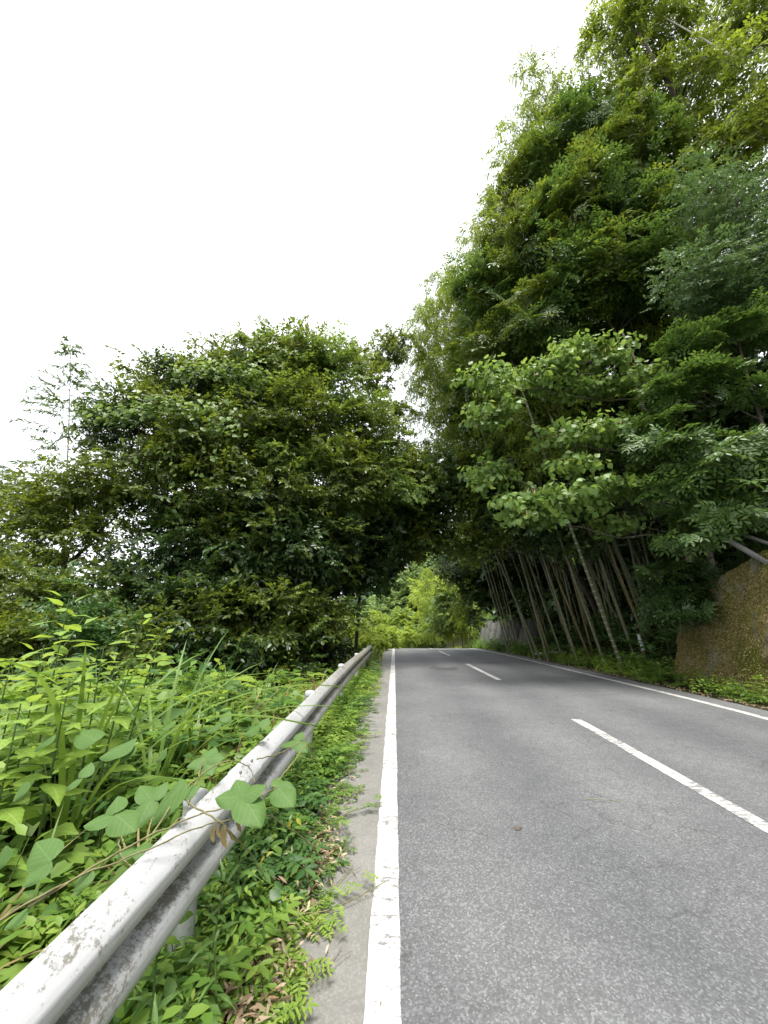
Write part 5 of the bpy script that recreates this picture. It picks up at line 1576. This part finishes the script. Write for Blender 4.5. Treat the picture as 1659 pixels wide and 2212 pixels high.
creeping_stem([(-.50, 2.55, .05), (-.38, 2.62, .02), (-.22, 2.72, .03), (-.05, 2.85, .04)], "creeper with yellowish tip reaching onto the white line", 4, 'weed_lime')
creeping_stem([(-.55, 3.4, .06), (-.40, 3.7, .03), (-.25, 3.8, .03), (-.10, 3.85, .05)], "dark creeper with a green tuft reaching the edge line halfway up the shoulder", 5)
creeping_stem([(-.55, 2.75, .06), (-.42, 3.0, .03), (-.33, 3.25, .04)], "short creeper on the shoulder beside the litter", 3, 'weed_dark')
creeping_stem([(-.55, 5.6, .06), (-.40, 5.8, .03), (-.26, 5.85, .03)], "creeper with pale leaves lying on the shoulder further on", 5, 'weed_lime')


def twig(p0, p1, label, r=.004, mat='bark_pale'):
    a, b = np.array([p0[0], p0[1], float(zr(p0[1])) + .010]), np.array([p1[0], p1[1], float(zr(p1[1])) + .012])
    t = tag(empty("fallen_twig", a), label, "twig", "fallen twigs")
    m_ = (a + b) / 2 + np.array([.03, -.02, .012])
    link("stick", MB().tube(bez([a - a, m_ - a, b - a], 10), np.linspace(r, r * .5, 10), 6).mesh("stick", MAT[mat], True), t)
    link("side_twig", MB().tube(bez([m_ - a, (m_ + b) / 2 - a + [.04, .01, .01], b - a + [.05, -.03, .005]], 6), r * .45, 5).mesh("side_twig", MAT[mat], True), t)


twig((-.46, 2.12), (-.27, 2.40), "bare grey twig lying on the shoulder at the bottom")
twig((-.44, 2.75), (-.28, 3.05), "reddish twig on the shoulder next to the dry leaves", .0035, 'vine')
twig((1.72, 4.05), (1.98, 4.0), "thin brown twig lying alone on the asphalt", .003, 'vine')
twig((-.5, 3.95), (-.3, 4.2), "dry twig pointing at the edge line halfway along the rail", .0035, 'vine')
# dark splat on the lane
th = np.linspace(0, 2 * math.pi, 18, endpoint=False)
c0 = np.array([.95, 3.55])
rr = .026 * (1 + .5 * rng.normal(size=18) * .4)
V = np.vstack([np.stack([c0[0] + rr * 1.3 * np.cos(th), c0[1] + rr * np.sin(th), np.full(18, .005)], -1), [[c0[0], c0[1], .011]]])
tag(link("leaf_scrap", mesh_np("leaf_scrap", V, [[k, (k + 1) % 18, 18] for k in range(18)], MAT['bark'])), "dark flattened leaf scrap on the near lane", "leaf")

# fallen stick, wrapped stump, timber on the wall, dead snag, fern by the stump
g = at(1115, 1403, 19)
a = np.array([7.0, 20.6, float(gz(7.0, 20.6)) + .16]); b = np.array([8.3, 19.9, float(gz(8.3, 19.9)) + .20])
t = tag(empty("fallen_stick", a), "pale fallen stick lying in the weeds of the right verge", "stick")
link("stick", MB().tube(bez([a - a, (b - a) * .5 + [0, 0, .05], b - a], 8), np.linspace(.05, .035, 8), 8).mesh("stick", MAT['dead'], True), t)
link("side_twig", MB().tube(bez([(b - a) * .5, (b - a) * .6 + [0, -.1, .2], (b - a) * .7 + [0, -.2, .25]], 6), .015, 6).mesh("side_twig", MAT['dead'], True), t)
b = onbank(1392, 14.4)
st = tag(empty("bamboo_stump", b), "short bamboo stump wrapped in pale plastic beside the yellowed bamboo", "stump")
link("culm", MB().tube([b * 0 - [0, 0, .2], [-.02, 0, .25], [-.06, 0, .52]], [.055, .054, .052], 12).mesh("culm", MAT['culm_old'], True), st)
MAT['plastic'] = plain_mat("plastic_sheet", (.42, .44, .50), (.68, .69, .72), 14, .35, .5, .4)
link("wrap", MB().tube([[-.055, 0, .46], [-.07, -.01, .62], [-.10, 0, .80], [-.13, 0, .98]], [.060, .066, .060, .045], 9).mesh("wrap", MAT['plastic'], True), st)
for (p0, p1, w, lab) in (((1525, 1140, 9.6), (1640, 1205, 8.8), .10, "grey weathered beam slanting down to the top of the mossy wall"), ((1565, 1140, 9.9), (1690, 1185, 9.0), .07, "thinner grey beam lying behind the slanting beam on the wall")):
    a, b = at(*p0), at(*p1)
    t = tag(empty("timber_beam", b), lab, "beam")
    d = unit(a - b); sd = unit(np.cross(d, UP)); nn = np.cross(sd, d)
    L_ = np.linalg.norm(a - b) + .6
    Vb = np.array([[s1 * w * .5, s2 * w * .5] for s1, s2 in ((-1, -1), (1, -1), (1, 1), (-1, 1))])
    V = np.concatenate([sd * Vb[:, :1] + nn * Vb[:, 1:] + d * (0 - .2), sd * Vb[:, :1] + nn * Vb[:, 1:] + d * L_])
    link("beam", MB().add(V, [(0, 3, 2, 1), (4, 5, 6, 7), (0, 1, 5, 4), (1, 2, 6, 5), (2, 3, 7, 6), (3, 0, 4, 7)]).mesh("beam", MAT['timber']), t)
    for q in (.25, .75):
        link("nail", MB().tube([d * L_ * q + nn * w * .5, d * L_ * q + nn * (w * .5 + .008)], .008, 6).mesh("nail", MAT['bolt']), t)
a, b = at(1440, 40, 11.0), at(1590, 128, 10.6)
t = tag(empty("dead_branch", b), "bare pale dead branch caught in the leaves at the top right", "branch")
link("limb", MB().tube(bez([b - b, (a - b) * .5 + [0, 0, .1], a - b], 10), np.linspace(.05, .012, 10), 7).mesh("limb", MAT['dead'], True), t)
for (q, dx) in ((.55, (.35, -.1, .35)), (.7, (.45, 0, .15)), (.8, (.2, -.1, .35)), (.4, (.3, -.15, .1))):
    o = (a - b) * q
    link("side_twig", MB().tube(bez([o, o + np.array(dx) * .4 + [0, 0, .06], o + np.array(dx)], 6), np.linspace(.016, .004, 6), 5).mesh("side_twig", MAT['dead'], True), t)


def fern(X, Y, s, label):
    base = np.array([X, Y, float(gz(X, Y)) - .01])
    t = tag(empty("fern", base), label, "fern", "ferns")
    for f_ in range(8):
        a = f_ * .785 + rng.normal() * .2; r = np.array([math.cos(a), math.sin(a), 0]); lat = np.array([-r[1], r[0], 0]); L_ = s * rng.uniform(.8, 1.1)
        pth = bez([np.zeros(3), r * .35 * L_ + UP * .6 * L_, r * .95 * L_ + UP * .38 * L_], 18)
        mb = MB().tube(pth[::3], np.linspace(.006, .002, 6), 4, 1, False)
        P, A, S = [], [], []
        for q in range(2, 18):
            for sg_ in (-1, 1):
                P.append(pth[q]); A.append(lat * sg_ + r * .3 - UP * .08); S.append(s * (.30 * math.sin(math.pi * (q / 19) ** .7) + .03))
        V, F = place_leaves(T_LAN, np.array(P), np.array(A), np.tile(UP, (len(P), 1)), np.array(S))
        mb.add(V, F, 0)
        link("frond", mb.mesh("frond", [MAT['fern'], MAT['stem']]), t)


fern(8.1, 13.5, .6, "dark fern at the foot of the wrapped stump")
fern(-1.75, 2.35, .6, "fern among the kudzu leaves behind the near rail")
fern(-2.2, 3.3, .7, "fern in the middle of the bank below the grass clumps")
fern(-1.5, 3.6, .55, "fern close to the rail just past the kudzu")
fern(7.6, 12.4, .5, "small fern beside the end of the mossy wall")
